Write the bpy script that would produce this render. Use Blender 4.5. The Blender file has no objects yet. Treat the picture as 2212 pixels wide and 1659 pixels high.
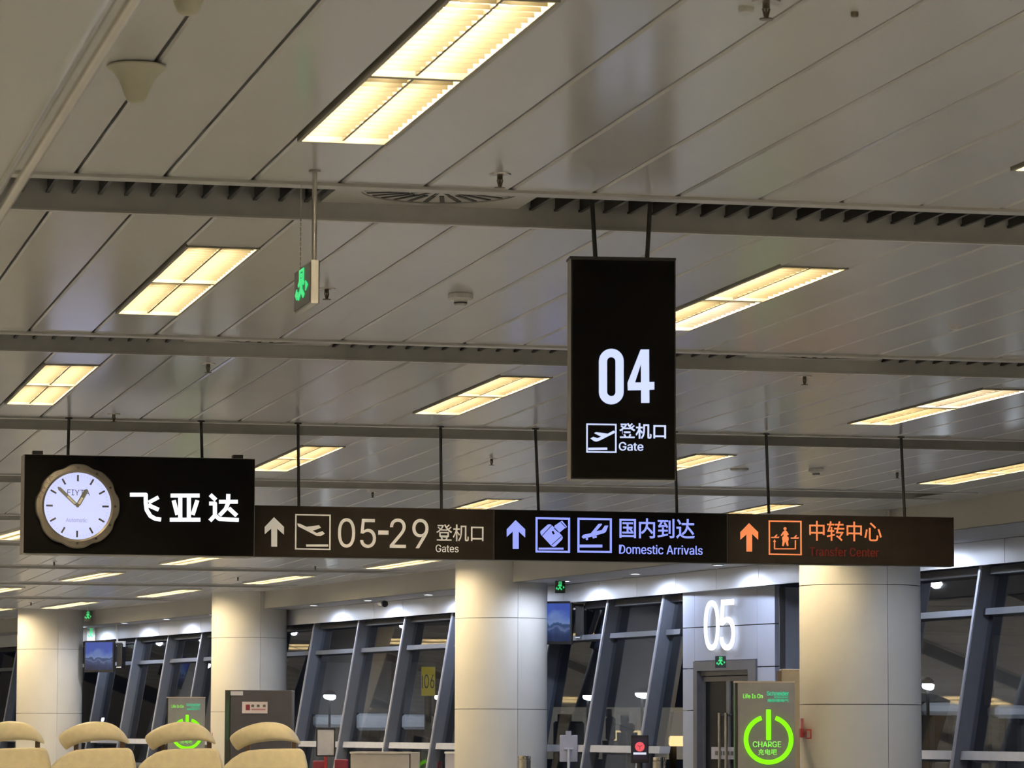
import bpy, bmesh, math, random
from mathutils import Vector, Matrix
random.seed(7)
R = math.radians
SC = bpy.context.scene
COL = SC.collection

# ------------------------------------------------------------------ camera
IMG_W, IMG_H, FPX = 2212.0, 1659.0, 7668.0
CAMZ = 1.40
YAW, PIT, ROL = R(13.095), R(5.541), R(0.19)
_F = Vector((math.sin(YAW) * math.cos(PIT), math.cos(YAW) * math.cos(PIT), math.sin(PIT)))
_r = Vector((math.cos(YAW), -math.sin(YAW), 0))
_u = _r.cross(_F)
_R = _r * math.cos(ROL) + _u * math.sin(ROL)
_U = _u * math.cos(ROL) - _r * math.sin(ROL)
cam = bpy.data.cameras.new('camera')
cam.sensor_width = 36.0
cam.lens = 36.0 * FPX / IMG_W
cam.clip_end = 800
cam.dof.use_dof = True
cam.dof.focus_distance = 21.0
cam.dof.aperture_fstop = 22.0
cam_o = bpy.data.objects.new('camera', cam)
COL.objects.link(cam_o)
cam_o.matrix_world = Matrix(((_R.x, _U.x, -_F.x, 0), (_R.y, _U.y, -_F.y, 0), (_R.z, _U.z, -_F.z, CAMZ), (0, 0, 0, 1)))
SC.camera = cam_o

# ------------------------------------------------------------------ world: night sky
w = bpy.data.worlds.new('night')
SC.world = w
w.use_nodes = True
bg = w.node_tree.nodes['Background']
bg.inputs[0].default_value = (0.30, 0.36, 0.55, 1)
bg.inputs[1].default_value = 0.012
SC.view_settings.view_transform = 'Standard'
SC.view_settings.look = 'None'
SC.view_settings.gamma = 1.0
SC.view_settings.use_curve_mapping = False
SC.view_settings.exposure = 0.0

SC.cycles.use_light_tree = False
SC.cycles.max_bounces = 6
SC.cycles.diffuse_bounces = 3
SC.cycles.glossy_bounces = 3
SC.cycles.transmission_bounces = 4
SC.cycles.transparent_max_bounces = 6
SC.cycles.caustics_reflective = False
SC.cycles.caustics_refractive = False
SC.cycles.sample_clamp_indirect = 6.0

LAMP_W = 165.0                      # fluorescent tube radiance
LAMP_COL = (1.0, 0.80, 0.50)
DOWN_W = 50.0                      # cool downlights along the glazing
DOWN_COL = (0.70, 0.79, 1.0)

# ------------------------------------------------------------------ pixel -> place helpers
def ray(px, py):
    return _F + _R * ((px - 1106) / FPX) - _U * ((py - 829.5) / FPX)
CAM = Vector((0, 0, CAMZ))
def on_z(px, py, z):
    d = ray(px, py); return CAM + d * ((z - CAMZ) / d.z)
def on_y(px, py, y):
    d = ray(px, py); return CAM + d * (y / d.y)
def at_d(px, py, Z):
    return CAM + ray(px, py) * Z
class Frame:
    """upright plane: origin O, heading a about Z. local x = along, local y = away, local z = up"""
    def __init__(s, O, a):
        s.O = Vector(O); s.a = a
        s.ex = Vector((math.cos(a), math.sin(a), 0)); s.ey = Vector((-math.sin(a), math.cos(a), 0))
    def p(s, px, py):
        d = ray(px, py); t = (s.O - CAM).dot(s.ey) / d.dot(s.ey)
        q = CAM + d * t - s.O
        return q.dot(s.ex), q.z
    def box(s, x0, y0, x1, y1):
        a = s.p(x0, (y0 + y1) / 2)[0]; b = s.p(x1, (y0 + y1) / 2)[0]
        return a, s.p((x0 + x1) / 2, y1)[1], b, s.p((x0 + x1) / 2, y0)[1]
FACE = -YAW      # heading of a thing that faces the camera squarely

# ------------------------------------------------------------------ materials
MATS = {}
def mat(name, col, rough=0.5, metal=0.0, spec=0.5, var=0.06, scale=9.0, bump=0.0, emit=None, es=1.0, coat=0.0):
    if name in MATS: return MATS[name]
    m = bpy.data.materials.new(name); m.use_nodes = True
    nt = m.node_tree; b = nt.nodes['Principled BSDF']
    b.inputs['Roughness'].default_value = rough
    b.inputs['Metallic'].default_value = metal
    b.inputs['Specular IOR Level'].default_value = spec
    if coat:
        b.inputs['Coat Weight'].default_value = coat; b.inputs['Coat Roughness'].default_value = 0.08
    if emit is not None:
        b.inputs['Emission Color'].default_value = (*emit, 1); b.inputs['Emission Strength'].default_value = es
    tc = nt.nodes.new('ShaderNodeTexCoord'); nz = nt.nodes.new('ShaderNodeTexNoise')
    nz.inputs['Scale'].default_value = scale; nz.inputs['Detail'].default_value = 2
    nt.links.new(tc.outputs['Object'], nz.inputs['Vector'])
    rp = nt.nodes.new('ShaderNodeValToRGB')
    rp.color_ramp.elements[0].position = 0.3; rp.color_ramp.elements[1].position = 0.7
    rp.color_ramp.elements[0].color = (*[c * (1 - var) for c in col], 1)
    rp.color_ramp.elements[1].color = (*[min(1, c * (1 + var)) for c in col], 1)
    nt.links.new(nz.outputs['Fac'], rp.inputs['Fac']); nt.links.new(rp.outputs['Color'], b.inputs['Base Color'])
    if bump:
        bp = nt.nodes.new('ShaderNodeBump'); bp.inputs['Strength'].default_value = bump; bp.inputs['Distance'].default_value = 0.01
        nt.links.new(nz.outputs['Fac'], bp.inputs['Height']); nt.links.new(bp.outputs['Normal'], b.inputs['Normal'])
    MATS[name] = m
    return m
def emat(name, col, s=1.0):
    """self-lit face (lamp, lit letter): procedural slight unevenness"""
    m = mat(name, tuple(min(1, c * 0.2) for c in col), 0.4, emit=col, es=s)
    if 'tube' not in name: m.cycles.emission_sampling = 'NONE'
    return m

PANEL = mat('ceiling panel paint', (0.78, 0.78, 0.77), 0.185, spec=0.42, var=0.03, scale=1.2)
TRIM = mat('ceiling trim paint', (0.55, 0.54, 0.51), 0.35, var=0.03)
LINER = mat('slot liner grey', (0.45, 0.445, 0.43), 0.5, var=0.05)
FIN = mat('slot fin dark grey', (0.03, 0.03, 0.03), 0.6, spec=0.2)
PLENUM = mat('plenum black', (0.012, 0.012, 0.012), 0.8)
BLACK = mat('black plastic', (0.012, 0.012, 0.013), 0.45)
SIGNBLK = mat('sign face black', (0.0032, 0.0028, 0.0024), 0.55, spec=0.06, var=0.2)
SIGNBRN = mat('sign face brown black', (0.017, 0.0125, 0.0095), 0.55, spec=0.12, var=0.15)
SIGNSIDE = mat('sign side grey', (0.30, 0.28, 0.25), 0.45)
RODM = mat('rod black steel', (0.008, 0.008, 0.008), 0.5)
CHROME = mat('chrome pole', (0.72, 0.70, 0.66), 0.18, metal=1.0)
STEEL = mat('brushed stainless', (0.52, 0.50, 0.46), 0.3, metal=1.0, var=0.12, scale=25)
WHITEP = mat('white paint metal', (0.78, 0.77, 0.73), 0.4)
LFRAME = mat('lamp frame grey', (0.17, 0.155, 0.115), 0.45, var=0.03)
BLADE = mat('louvre blade', (0.048, 0.041, 0.023), 0.4, var=0.02)
REFL = mat('lamp reflector white', (0.86, 0.85, 0.82), 0.5)
TUBE = emat('fluorescent tube', LAMP_COL, LAMP_W)
TUBEP = emat('fluorescent tube pinkish', (1.0, 0.86, 0.74), LAMP_W)
COLM = mat('column cladding cream', (0.74, 0.71, 0.64), 0.42, var=0.02, scale=3)
JOINT = mat('cladding joint', (0.22, 0.21, 0.19), 0.7)
PLASTER = mat('bulkhead plaster', (0.42, 0.41, 0.38), 0.6, var=0.04, scale=2)
BANDM = mat('band panel white', (0.70, 0.71, 0.73), 0.38, var=0.03, scale=2)
SOFFIT = mat('soffit grey', (0.36, 0.36, 0.37), 0.5)
MULL = mat('mullion grey blue', (0.13, 0.142, 0.17), 0.42, var=0.05)
SILLM = mat('sill pale metal', (0.60, 0.61, 0.66), 0.35)
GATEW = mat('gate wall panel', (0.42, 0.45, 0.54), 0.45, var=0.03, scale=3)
GATED = mat('recess wall grey', (0.16, 0.165, 0.19), 0.5)
DOORF = mat('door frame grey', (0.13, 0.13, 0.14), 0.4)
FLOORM = mat('floor granite', (0.37, 0.40, 0.47), 0.28, var=0.15, scale=40)
CREAM = mat('cream leather', (0.84, 0.73, 0.48), 0.40, var=0.05, scale=18, bump=0.05)
BROWN = mat('brown leather', (0.10, 0.06, 0.035), 0.5)
KIOSK = mat('kiosk grey face', (0.32, 0.305, 0.28), 0.35)
KIOSKD = mat('kiosk dark side', (0.03, 0.035, 0.03), 0.3)
CABIN = mat('cabinet charcoal', (0.055, 0.054, 0.066), 0.32)
COUNTER = mat('counter laminate', (0.56, 0.49, 0.40), 0.45)
BEIGE = mat('beige cabinet', (0.33, 0.27, 0.17), 0.5)
RED = mat('red enamel', (0.42, 0.03, 0.025), 0.4)
DRED = mat('dark red vinyl', (0.22, 0.02, 0.03), 0.5)
GREYB = mat('grey board', (0.45, 0.44, 0.50), 0.5)
SCREENB = mat('screen black glass', (0.01, 0.01, 0.012), 0.12)
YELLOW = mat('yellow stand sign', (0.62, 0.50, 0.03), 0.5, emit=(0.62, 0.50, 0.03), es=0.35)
ANT = mat('antenna cream plastic', (0.62, 0.60, 0.47), 0.45)
E_WHITE = emat('lit white letters', (0.60, 0.68, 1.0), 1.05)
E_WHITE2 = emat('lit logo letters', (0.92, 0.96, 1.0), 1.05)
E_LAV = emat('lit lavender letters', (0.30, 0.36, 0.98), 1.0)
E_ORG = emat('lit orange letters', (0.86, 0.235, 0.075), 0.95)
E_DRED = emat('failing red letters', (0.14, 0.012, 0.006), 0.8)
E_05 = emat('lit gate number', (0.95, 0.98, 1.0), 1.6)
CREAM_GLOW = mat('cream letters with added glow', (0.62, 0.57, 0.48), 0.5, emit=(0.42, 0.40, 0.35), es=0.6); CREAM_GLOW.cycles.emission_sampling = 'NONE'  # glow added to brighten cream letters that are not lit
E_GRN = emat('exit green', (0.05, 0.80, 0.24), 0.85)
E_LIME = emat('charge ring lime', (0.26, 1.0, 0.0), 0.95)
E_LIME2 = emat('charge text lime', (0.22, 0.75, 0.08), 1.15)
E_TEAL = emat('charge logo teal', (0.03, 0.60, 0.30), 1.05)
E_DIAL = emat('clock dial', (0.58, 0.63, 1.0), 0.98)
BEZEL = mat('clock bezel bronze', (0.20, 0.18, 0.15), 0.42, metal=0.75, var=0.2)
INDEX = mat('clock index grey', (0.10, 0.10, 0.09), 0.5)
HANDM = mat('clock hand grey', (0.22, 0.23, 0.22), 0.5)
TARMAC = mat('apron tarmac', (0.04, 0.04, 0.045), 0.8)
REFLW = mat('reflection panel white', (0.55, 0.57, 0.62), 0.6)
OUTDARK = mat('outside dark', (0.03, 0.03, 0.035), 0.6)
E_OUT = emat('far lit concourse', (0.22, 0.19, 0.14), 0.6)
E_GLOW = emat('far warm windows', (1.0, 0.72, 0.32), 1.2)
E_DISC = emat('reflection disc', (0.9, 0.97, 1.0), 12.0)
E_DOWN = emat('downlight lens', DOWN_COL, 14.0)

def glass_mat():
    m = bpy.data.materials.new('window glass'); m.use_nodes = True; nt = m.node_tree
    nt.nodes.remove(nt.nodes['Principled BSDF'])
    o = nt.nodes['Material Output']
    t = nt.nodes.new('ShaderNodeBsdfTransparent'); t.inputs[0].default_value = (0.62, 0.66, 0.70, 1)
    g = nt.nodes.new('ShaderNodeBsdfGlossy'); g.inputs['Roughness'].default_value = 0.03
    f0 = nt.nodes.new('ShaderNodeFresnel'); f0.inputs[0].default_value = 1.5
    f = nt.nodes.new('ShaderNodeMath'); f.operation = 'MULTIPLY'; f.inputs[1].default_value = 0.25; nt.links.new(f0.outputs[0], f.inputs[0])
    x = nt.nodes.new('ShaderNodeMixShader')
    nt.links.new(f.outputs[0], x.inputs[0]); nt.links.new(t.outputs[0], x.inputs[1]); nt.links.new(g.outputs[0], x.inputs[2])
    nt.links.new(x.outputs[0], o.inputs[0])
    return m
GLASS = glass_mat()

def screen_mat(name, h):
    """a mountain picture on a display: colour by height with a noisy ridge line"""
    m = bpy.data.materials.new(name); m.use_nodes = True; nt = m.node_tree; b = nt.nodes['Principled BSDF']
    b.inputs['Base Color'].default_value = (0.01, 0.01, 0.01, 1); b.inputs['Roughness'].default_value = 0.15
    tc = nt.nodes.new('ShaderNodeTexCoord'); sp = nt.nodes.new('ShaderNodeSeparateXYZ')
    nz = nt.nodes.new('ShaderNodeTexNoise'); nz.inputs['Scale'].default_value = 4.5; nz.inputs['Detail'].default_value = 5
    nt.links.new(tc.outputs['Object'], sp.inputs[0]); nt.links.new(tc.outputs['Object'], nz.inputs['Vector'])
    a = nt.nodes.new('ShaderNodeMath'); a.operation = 'DIVIDE'; a.inputs[1].default_value = h
    nt.links.new(sp.outputs['Z'], a.inputs[0])
    c = nt.nodes.new('ShaderNodeMath'); c.operation = 'MULTIPLY_ADD'; c.inputs[1].default_value = 1.0
    nt.links.new(nz.outputs['Fac'], c.inputs[0]); nt.links.new(a.outputs[0], c.inputs[2])
    sh = nt.nodes.new('ShaderNodeMath'); sh.operation = 'SUBTRACT'; sh.inputs[1].default_value = 0.30
    nt.links.new(c.outputs[0], sh.inputs[0])
    rp = nt.nodes.new('ShaderNodeValToRGB'); cr = rp.color_ramp
    cr.elements[0].position = 0.0; cr.elements[0].color = (0.004, 0.006, 0.015, 1)
    cr.elements[1].position = 1.0; cr.elements[1].color = (0.05, 0.11, 0.55, 1)
    for p, q in ((0.30, (0.012, 0.03, 0.12, 1)), (0.47, (0.03, 0.07, 0.20, 1)), (0.55, (0.13, 0.18, 0.40, 1)), (0.62, (0.025, 0.07, 0.19, 1)), (0.68, (0.04, 0.10, 0.25, 1)), (0.70, (0.20, 0.30, 0.60, 1)), (0.85, (0.12, 0.22, 0.62, 1))):
        e = cr.elements.new(p); e.color = q
    nt.links.new(sh.outputs[0], rp.inputs[0]); nt.links.new(rp.outputs[0], b.inputs['Emission Color'])
    b.inputs['Emission Strength'].default_value = 0.65
    return m

# ------------------------------------------------------------------ mesh helpers
def mesh(name, v, f, m, smooth=False):
    me = bpy.data.meshes.new(name); me.from_pydata([tuple(p) for p in v], [], f); me.update()
    if m: me.materials.append(m)
    if smooth:
        for p in me.polygons: p.use_smooth = True
        me.set_sharp_from_angle(angle=R(35))
    return me
def link(name, me, parent=None, loc=None, rz=None):
    o = bpy.data.objects.new(name, me); COL.objects.link(o)
    if parent: o.parent = parent
    if loc is not None: o.location = loc
    if rz is not None: o.rotation_euler = (0, 0, rz)
    return o
class MB:
    def __init__(s): s.v = []; s.f = []
    def add(s, v, f):
        n = len(s.v); s.v += [tuple(p) for p in v]; s.f += [tuple(i + n for i in q) for q in f]; return s
    def box(s, x0, x1, y0, y1, z0, z1):
        return s.add([(x0, y0, z0), (x1, y0, z0), (x1, y1, z0), (x0, y1, z0), (x0, y0, z1), (x1, y0, z1), (x1, y1, z1), (x0, y1, z1)],
                     [(0, 3, 2, 1), (4, 5, 6, 7), (0, 1, 5, 4), (1, 2, 6, 5), (2, 3, 7, 6), (3, 0, 4, 7)])
    def cbox(s, x0, x1, y0, y1, z0, z1, c):
        """box with its lower long edges chamfered (ceiling panels)"""
        prof = [(x0, z1), (x0, z0 + c), (x0 + c, z0), (x1 - c, z0), (x1, z0 + c), (x1, z1)]
        n = len(prof)
        v = [(x, y0, z) for x, z in prof] + [(x, y1, z) for x, z in prof]
        f = [tuple(range(n)), tuple(range(2 * n - 1, n - 1, -1))] + [(i, n + i, n + (i + 1) % n, (i + 1) % n) for i in range(n)]
        return s.add(v, f)
    def prism(s, pts, y0, y1):
        """polygon in x,z, from y0 (front) to y1"""
        n = len(pts)
        a = sum(pts[i][0] * pts[(i + 1) % n][1] - pts[(i + 1) % n][0] * pts[i][1] for i in range(n))
        if a < 0: pts = pts[::-1]
        v = [(x, y0, z) for x, z in pts] + [(x, y1, z) for x, z in pts]
        f = [tuple(range(n)), tuple(range(2 * n - 1, n - 1, -1))] + [((i + 1) % n, i, n + i, n + (i + 1) % n) for i in range(n)]
        return s.add(v, f)
    def tube(s, a, b, r, n=8, r2=None):
        a, b = Vector(a), Vector(b); d = (b - a).normalized()
        u = d.orthogonal().normalized(); w_ = d.cross(u); r2 = r if r2 is None else r2
        v = [a + (u * math.cos(2 * math.pi * i / n) + w_ * math.sin(2 * math.pi * i / n)) * r for i in range(n)]
        v += [b + (u * math.cos(2 * math.pi * i / n) + w_ * math.sin(2 * math.pi * i / n)) * r2 for i in range(n)]
        f = [(i, (i + 1) % n, n + (i + 1) % n, n + i) for i in range(n)] + [tuple(range(n - 1, -1, -1)), tuple(range(n, 2 * n))]
        return s.add(v, f)
    def lathe(s, prof, n=24, c=(0, 0, 0), ring=False):
        """profile of (r, z) turned about z"""
        v = []; f = []; k = len(prof)
        for i in range(n):
            t = 2 * math.pi * i / n
            v += [(c[0] + r * math.cos(t), c[1] + r * math.sin(t), c[2] + z) for r, z in prof]
        for i in range(n):
            j = (i + 1) % n
            for q in range(k if ring else k - 1): f.append((i * k + q, j * k + q, j * k + (q + 1) % k, i * k + (q + 1) % k))
        if ring: return s.add(v, f)
        f.append(tuple(i * k + k - 1 for i in range(n))); f.append(tuple(i * k for i in range(n - 1, -1, -1)))
        return s.add(v, f)
    def stroke(s, pts, wd, y0, y1):
        """polyline in x,z with width wd, as joined bars with round-ish joints"""
        for (ax, az), (bx, bz) in zip(pts[:-1], pts[1:]):
            L = math.hypot(bx - ax, bz - az) or 1e-6; dx, dz = (bx - ax) / L, (bz - az) / L; nx, nz = -dz * wd / 2, dx * wd / 2
            s.prism([(ax + nx, az + nz), (ax - nx, az - nz), (bx - nx, bz - nz), (bx + nx, bz + nz)], y0, y1)
        for x, z in pts[1:-1]:
            s.prism([(x + wd / 2 * math.cos(t * math.pi / 5), z + wd / 2 * math.sin(t * math.pi / 5)) for t in range(10)], y0, y1)
        return s
    def me(s, name, m, smooth=False): return mesh(name, s.v, s.f, m, smooth)
    def build(s, name, m, parent=None, loc=None, rz=None, smooth=False):
        return link(name, s.me(name, m, smooth), parent, loc, rz)
def bevel(o, wdt, seg=2):
    bm = bmesh.new(); bm.from_mesh(o.data)
    bmesh.ops.remove_doubles(bm, verts=bm.verts, dist=1e-5)
    bmesh.ops.bevel(bm, geom=[e for e in bm.edges if len(e.link_faces) == 2 and e.calc_face_angle(0) > 0.5], offset=wdt, segments=seg, affect='EDGES', profile=0.5)
    bm.to_mesh(o.data); bm.free()
    return o
def thing(name, label, cat, loc=(0, 0, 0), rz=0.0, group=None):
    o = bpy.data.objects.new(name, None); COL.objects.link(o); o.empty_display_size = 0.1
    o.location = loc; o.rotation_euler = (0, 0, rz); o['label'] = label; o['category'] = cat
    if group: o['group'] = group
    return o
def tag(o, label, cat, group=None):
    o['label'] = label; o['category'] = cat
    if group: o['group'] = group
    return o
def struct(o): o['kind'] = 'structure'; return o
def copy_tree(o, parent=None):
    c = o.copy(); COL.objects.link(c); c.parent = parent
    for ch in o.children: copy_tree(ch, c)
    return c

import os
try:
    FONT = bpy.data.fonts.load(os.path.join(bpy.utils.system_resource('DATAFILES', path='fonts'), 'Inter.woff2'))
except Exception:
    FONT = None
def text_mesh(body, x0, z0, x1, z1, m, depth=0.004, bold=0.0, y=0.0):
    """lettering as a thin solid fitted to the rectangle, front face at local y - depth"""
    cu = bpy.data.curves.new('lettering', 'FONT'); cu.body = body; cu.size = 1.0; cu.offset = 0.0 if body.isascii() else bold; cu.extrude = 0.0; cu.resolution_u = 3
    if FONT and body.isascii(): cu.font = FONT
    o = bpy.data.objects.new('lettering', cu); COL.objects.link(o)
    dg = bpy.context.evaluated_depsgraph_get(); dg.update()
    me = bpy.data.meshes.new_from_object(o.evaluated_get(dg))
    bpy.data.objects.remove(o); bpy.data.curves.remove(cu)
    bm = bmesh.new(); bm.from_mesh(me)
    xs = [v.co.x for v in bm.verts]; ys = [v.co.y for v in bm.verts]
    ax, bx, ay, by = min(xs), max(xs), min(ys), max(ys)
    for v in bm.verts:
        v.co = Vector((x0 + (v.co.x - ax) / (bx - ax) * (x1 - x0), y - depth, z0 + (v.co.y - ay) / (by - ay) * (z1 - z0)))
    if bold and body.isascii():
        dx = bold * (x1 - x0) / (bx - ax)
        d_ = bmesh.ops.duplicate(bm, geom=bm.verts[:] + bm.edges[:] + bm.faces[:])
        for e in bm.verts: e.co.x -= dx
        for e in d_['geom']:
            if isinstance(e, bmesh.types.BMVert): e.co.x += 2 * dx
    ret = bmesh.ops.extrude_face_region(bm, geom=bm.faces[:])
    for e in ret['geom']:
        if isinstance(e, bmesh.types.BMVert): e.co.y = y
    bmesh.ops.recalc_face_normals(bm, faces=bm.faces)
    bm.to_mesh(me); bm.free()
    me.materials.clear(); me.materials.append(m)
    return me
def text(body, rect, m, parent, name='lettering', depth=0.004, bold=0.0, y=0.0):
    return link(name, text_mesh(body, *rect, m, depth, bold, y), parent)

# ------------------------------------------------------------------ building geometry
W = 0.30                                   # ceiling panel module
CEIL = CAMZ + 1.855
HEAD = CAMZ + 1.41                         # window head
FASB = CAMZ + 1.62                         # bulkhead underside
SILL = CAMZ - 0.216
def XF(y): return -1.59646601e-03 * y * y + 9.54902487e-03 * y + 10.996298
def XW(y): return max(-2.08827323e-03 * y * y + 2.54224498e-02 * y + 11.8488726, XF(y) + 0.45)
STRIPS = [-25.0, -8.8, 7.4, 23.5, 39.7, 55.9, 71.4, 87.7, 104.3, 119.6, 137.0, 153.0, 170.3, 187.5, 204.0, 221.0]   # near lips, in modules
GAP = 2.64
XMIN, YMIN, YMAX = -7.5, -8.0, 72.0
XMINP = -7.5

# floor, left and back walls, far wall
struct(MB().box(XMIN - 0.2, 14.5, YMIN - 0.2, YMAX + 0.2, -0.2, 0.0).build('floor', FLOORM))
struct(MB().box(XMIN - 0.2, XMIN, YMIN, YMAX, 0, CEIL + 0.4).build('wall_left', mat('hall wall pale', (0.70, 0.68, 0.62), 0.6)))
struct(MB().box(XMIN - 0.2, 13.0, YMIN - 0.2, YMIN, 0, CEIL + 0.4).build('wall_back', MATS['hall wall pale']))
struct(MB().box(12.2, 12.4, YMIN, 21.9, 0, CEIL + 0.4).build('wall_side', MATS['hall wall pale']))
struct(MB().box(XMIN - 0.2, 6.0, YMAX, YMAX + 0.2, 0, CEIL + 0.4).build('wall_far', MATS['hall wall pale']))

# ------------------------------------------------------------------ ceiling
ceiling = struct(MB().box(XMIN, 13.5, YMIN, YMAX, CEIL + 0.34, CEIL + 0.40).build('ceiling', PLENUM))
# light fixtures: band index -> list of (u_left)  (band k ends at STRIPS[k])
BAND_OFF = {4: 0.168, 5: 0.168, 6: -0.13, 7: 0.15, 8: 0.05}
FIX = {4: [6.168, 14.168], 5: [6.168, 14.168], 6: [5.87, 13.87, 22.87], 7: [5.15, 13.15, 22.15, 30.15], 8: [5.05, 13.05, 21.05, 29.05]}
for k in range(1, 9):
    off = BAND_OFF.get(k, 0.168); base = FIX.setdefault(k, [6.168, 14.168])
    if k <= 5: base += [22.168, 30.168]
    if k <= 3: base += [2.168, 10.168, 18.168, 26.168]  # extra unseen lights between the rows, added to brighten the near ceiling
    for j in (-3, -11, -19):
        base.append(round(j + 1.168 - 0.168 + off, 3) if k >= 6 else j + 1.168)
def xend(y): return XF(y) - 0.28
stuff = MB(); npanels = 0
panel_cache = {}
def panel_me(L):
    key = round(L, 3)
    if key not in panel_cache:
        panel_cache[key] = MB().cbox(0.005, W - 0.005, 0, L, 0, 0.03, 0.007).me('panel', PANEL)
    return panel_cache[key]
for k in range(1, len(STRIPS)):
    y0 = (STRIPS[k - 1] + GAP) * W; y1 = STRIPS[k] * W
    off = BAND_OFF.get(k, 0.168)
    fix = FIX.get(k, [])
    n0 = math.floor(XMINP / W - off) + 1
    n = n0
    while True:
        x = (n + off) * W
        yc = y1
        while yc > y0 and XF(yc) < x + W - 0.02: yc -= 0.02
        if yc < y0 + 0.06: break
        segs = [(y0, y1)]
        if any(abs(fu - (n + off)) < 0.3 for fu in fix):
            ya, yb = (STRIPS[k] - 10.75) * W, (STRIPS[k] - 3.05) * W
            segs = [(y0, ya), (yb, y1)]
        show = (4 <= k <= 9) and (x > 0.18 * y0 - 1.3) and x < 0.40 * y1 + 0.6
        for a, b in segs:
            b = min(b, yc)
            if b < a + 0.03: continue
            if show and npanels < 290:
                link('panel', panel_me(b - a), ceiling, (x, a, CEIL)); npanels += 1
            else:
                stuff.cbox(x + 0.005, x + W - 0.005, a, b, CEIL, CEIL + 0.03, 0.007)
        n += 1
sp = stuff.build('panel_field', PANEL, ceiling); sp['kind'] = 'stuff'
# edge trims and slot liners
FIN_ME = MB().box(-0.002, 0.002, 0.0, GAP * W - 0.04, 0.064, 0.30).box(-0.007, 0.007, 0.0, GAP * W - 0.04, 0.055, 0.064).me('fin', FIN)
DIFFUSERS = []
for k in range(0, len(STRIPS) - 1):
    ya = STRIPS[k] * W; yb = ya + GAP * W
    xe = xend(ya)
    MB().box(XMIN, xe, ya - 0.060, ya + 0.018, CEIL - 0.010, CEIL + 0.0).build('edge_trim', TRIM, ceiling)
    MB().box(XMIN, xe, yb - 0.018, yb + 0.012, CEIL - 0.007, CEIL + 0.0).build('edge_trim', TRIM, ceiling)
    lin = MB()
    lin.box(XMIN, xe, yb - 0.016, yb - 0.004, CEIL + 0.0, CEIL + 0.33)
    lin.box(XMIN, xe, ya + 0.004, ya + 0.016, CEIL + 0.0, CEIL + 0.33)
    lin.box(XMIN, xe, ya, yb, CEIL + 0.318, CEIL + 0.33)
    lin.box(xe, xe + 0.012, ya - 0.01, yb + 0.01, CEIL, CEIL + 0.33)
    slot = lin.build('air_slot', LINER, ceiling)
    if k in (4, 5, 6):
        lo, hi = {4: (0.2, 5.9), 5: (0.9, 7.9), 6: (6.2, 9.6)}[k]
        n = int((hi - lo) / 0.094)
        for i in range(n):
            x = lo + i * 0.094
            if k == 4 and 2.22 < x < 2.96: continue
            if k == 5 and (2.40 < x < 3.12 or 5.25 < x < 6.05): continue
            link('fin', FIN_ME, slot, (x, ya + 0.02, CEIL))
# plain border and bulkhead along the glazing (curved plan)
ys = [i * 1.5 + YMIN for i in range(int((YMAX - YMIN) / 1.5) + 2)]
def ribbon(name, fa, za, fb, zb, m, parent, thick=0.0):
    v = []; f = []
    for y in ys: v += [(fa(y), y, za), (fb(y), y, zb)]
    for i in range(len(ys) - 1): f.append((2 * i, 2 * i + 2, 2 * i + 3, 2 * i + 1))
    me = mesh(name, v, f, m)
    o = link(name, me, parent)
    if thick:
        md = o.modifiers.new('solid', 'SOLIDIFY'); md.thickness = thick; md.offset = 0
    return o
ribbon('border', lambda y: xend(y) - 0.17, CEIL + 0.004, lambda y: XF(y) + 0.02, CEIL + 0.004, PLASTER, ceiling, 0.006)
ribbon('bulkhead', XF, CEIL + 0.02, XF, FASB, PLASTER, ceiling, 0.03)
ribbon('soffit', lambda y: XF(y) - 0.015, FASB + 0.01, lambda y: XW(y) + 0.05, FASB + 0.01, SOFFIT, ceiling, 0.02)

# ------------------------------------------------------------------ window wall on the right
wall = struct(ribbon('wall_right', lambda y: XW(y) + 0.03, HEAD, lambda y: XW(y) + 0.03, CEIL + 0.3, SOFFIT, None, 0.04))
yy = 22.0
seg = 1.06
while yy < 66:
    a, b = yy, yy + seg
    d = Vector((XW(b) - XW(a), b - a, 0)); L = d.length
    MB().box(0.004, L - 0.004, -0.02, 0.0, 0, FASB - HEAD - 0.004).build('panel', BANDM, wall, (XW(a), a, HEAD), math.atan2(d.y, d.x))
    yy += seg
LEAN = 0.165
MULLS = [22.4, 24.0, 25.6, 27.17, 28.75, 30.3, 31.9, 35.62, 36.06, 37.62, 39.2, 40.85, 42.51, 44.16, 45.86, 47.59, 49.3, 51.0, 52.69, 54.4, 56.11, 57.85, 59.6, 61.3, 63.0, 64.7, 66.4, 68.1, 69.8]
def wall_pt(y, z, inset=0.0):
    """point on the raking glazing line: top leans outwards"""
    return Vector((XW(y) + 0.10 - (HEAD - z) * LEAN - inset, y, z))
def slab_between(P, Q, y_axis, w_along, d_out):
    """leaning bar from P (bottom) to Q (top), w_along wide along the wall, d_out deep outwards"""
    t = y_axis.normalized(); nrm = Vector((t.y, -t.x, 0))
    v = []
    for B in (P, Q):
        for s1, s2 in ((-.5, 0), (.5, 0), (.5, 1), (-.5, 1)):
            v.append(B + t * (w_along * s1) + nrm * (d_out * s2))
    return v, [(0, 3, 2, 1), (4, 5, 6, 7), (0, 1, 5, 4), (1, 2, 6, 5), (2, 3, 7, 6), (3, 0, 4, 7)]
MULLS = [m + 0.27 for m in MULLS]
wn = 0
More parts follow.
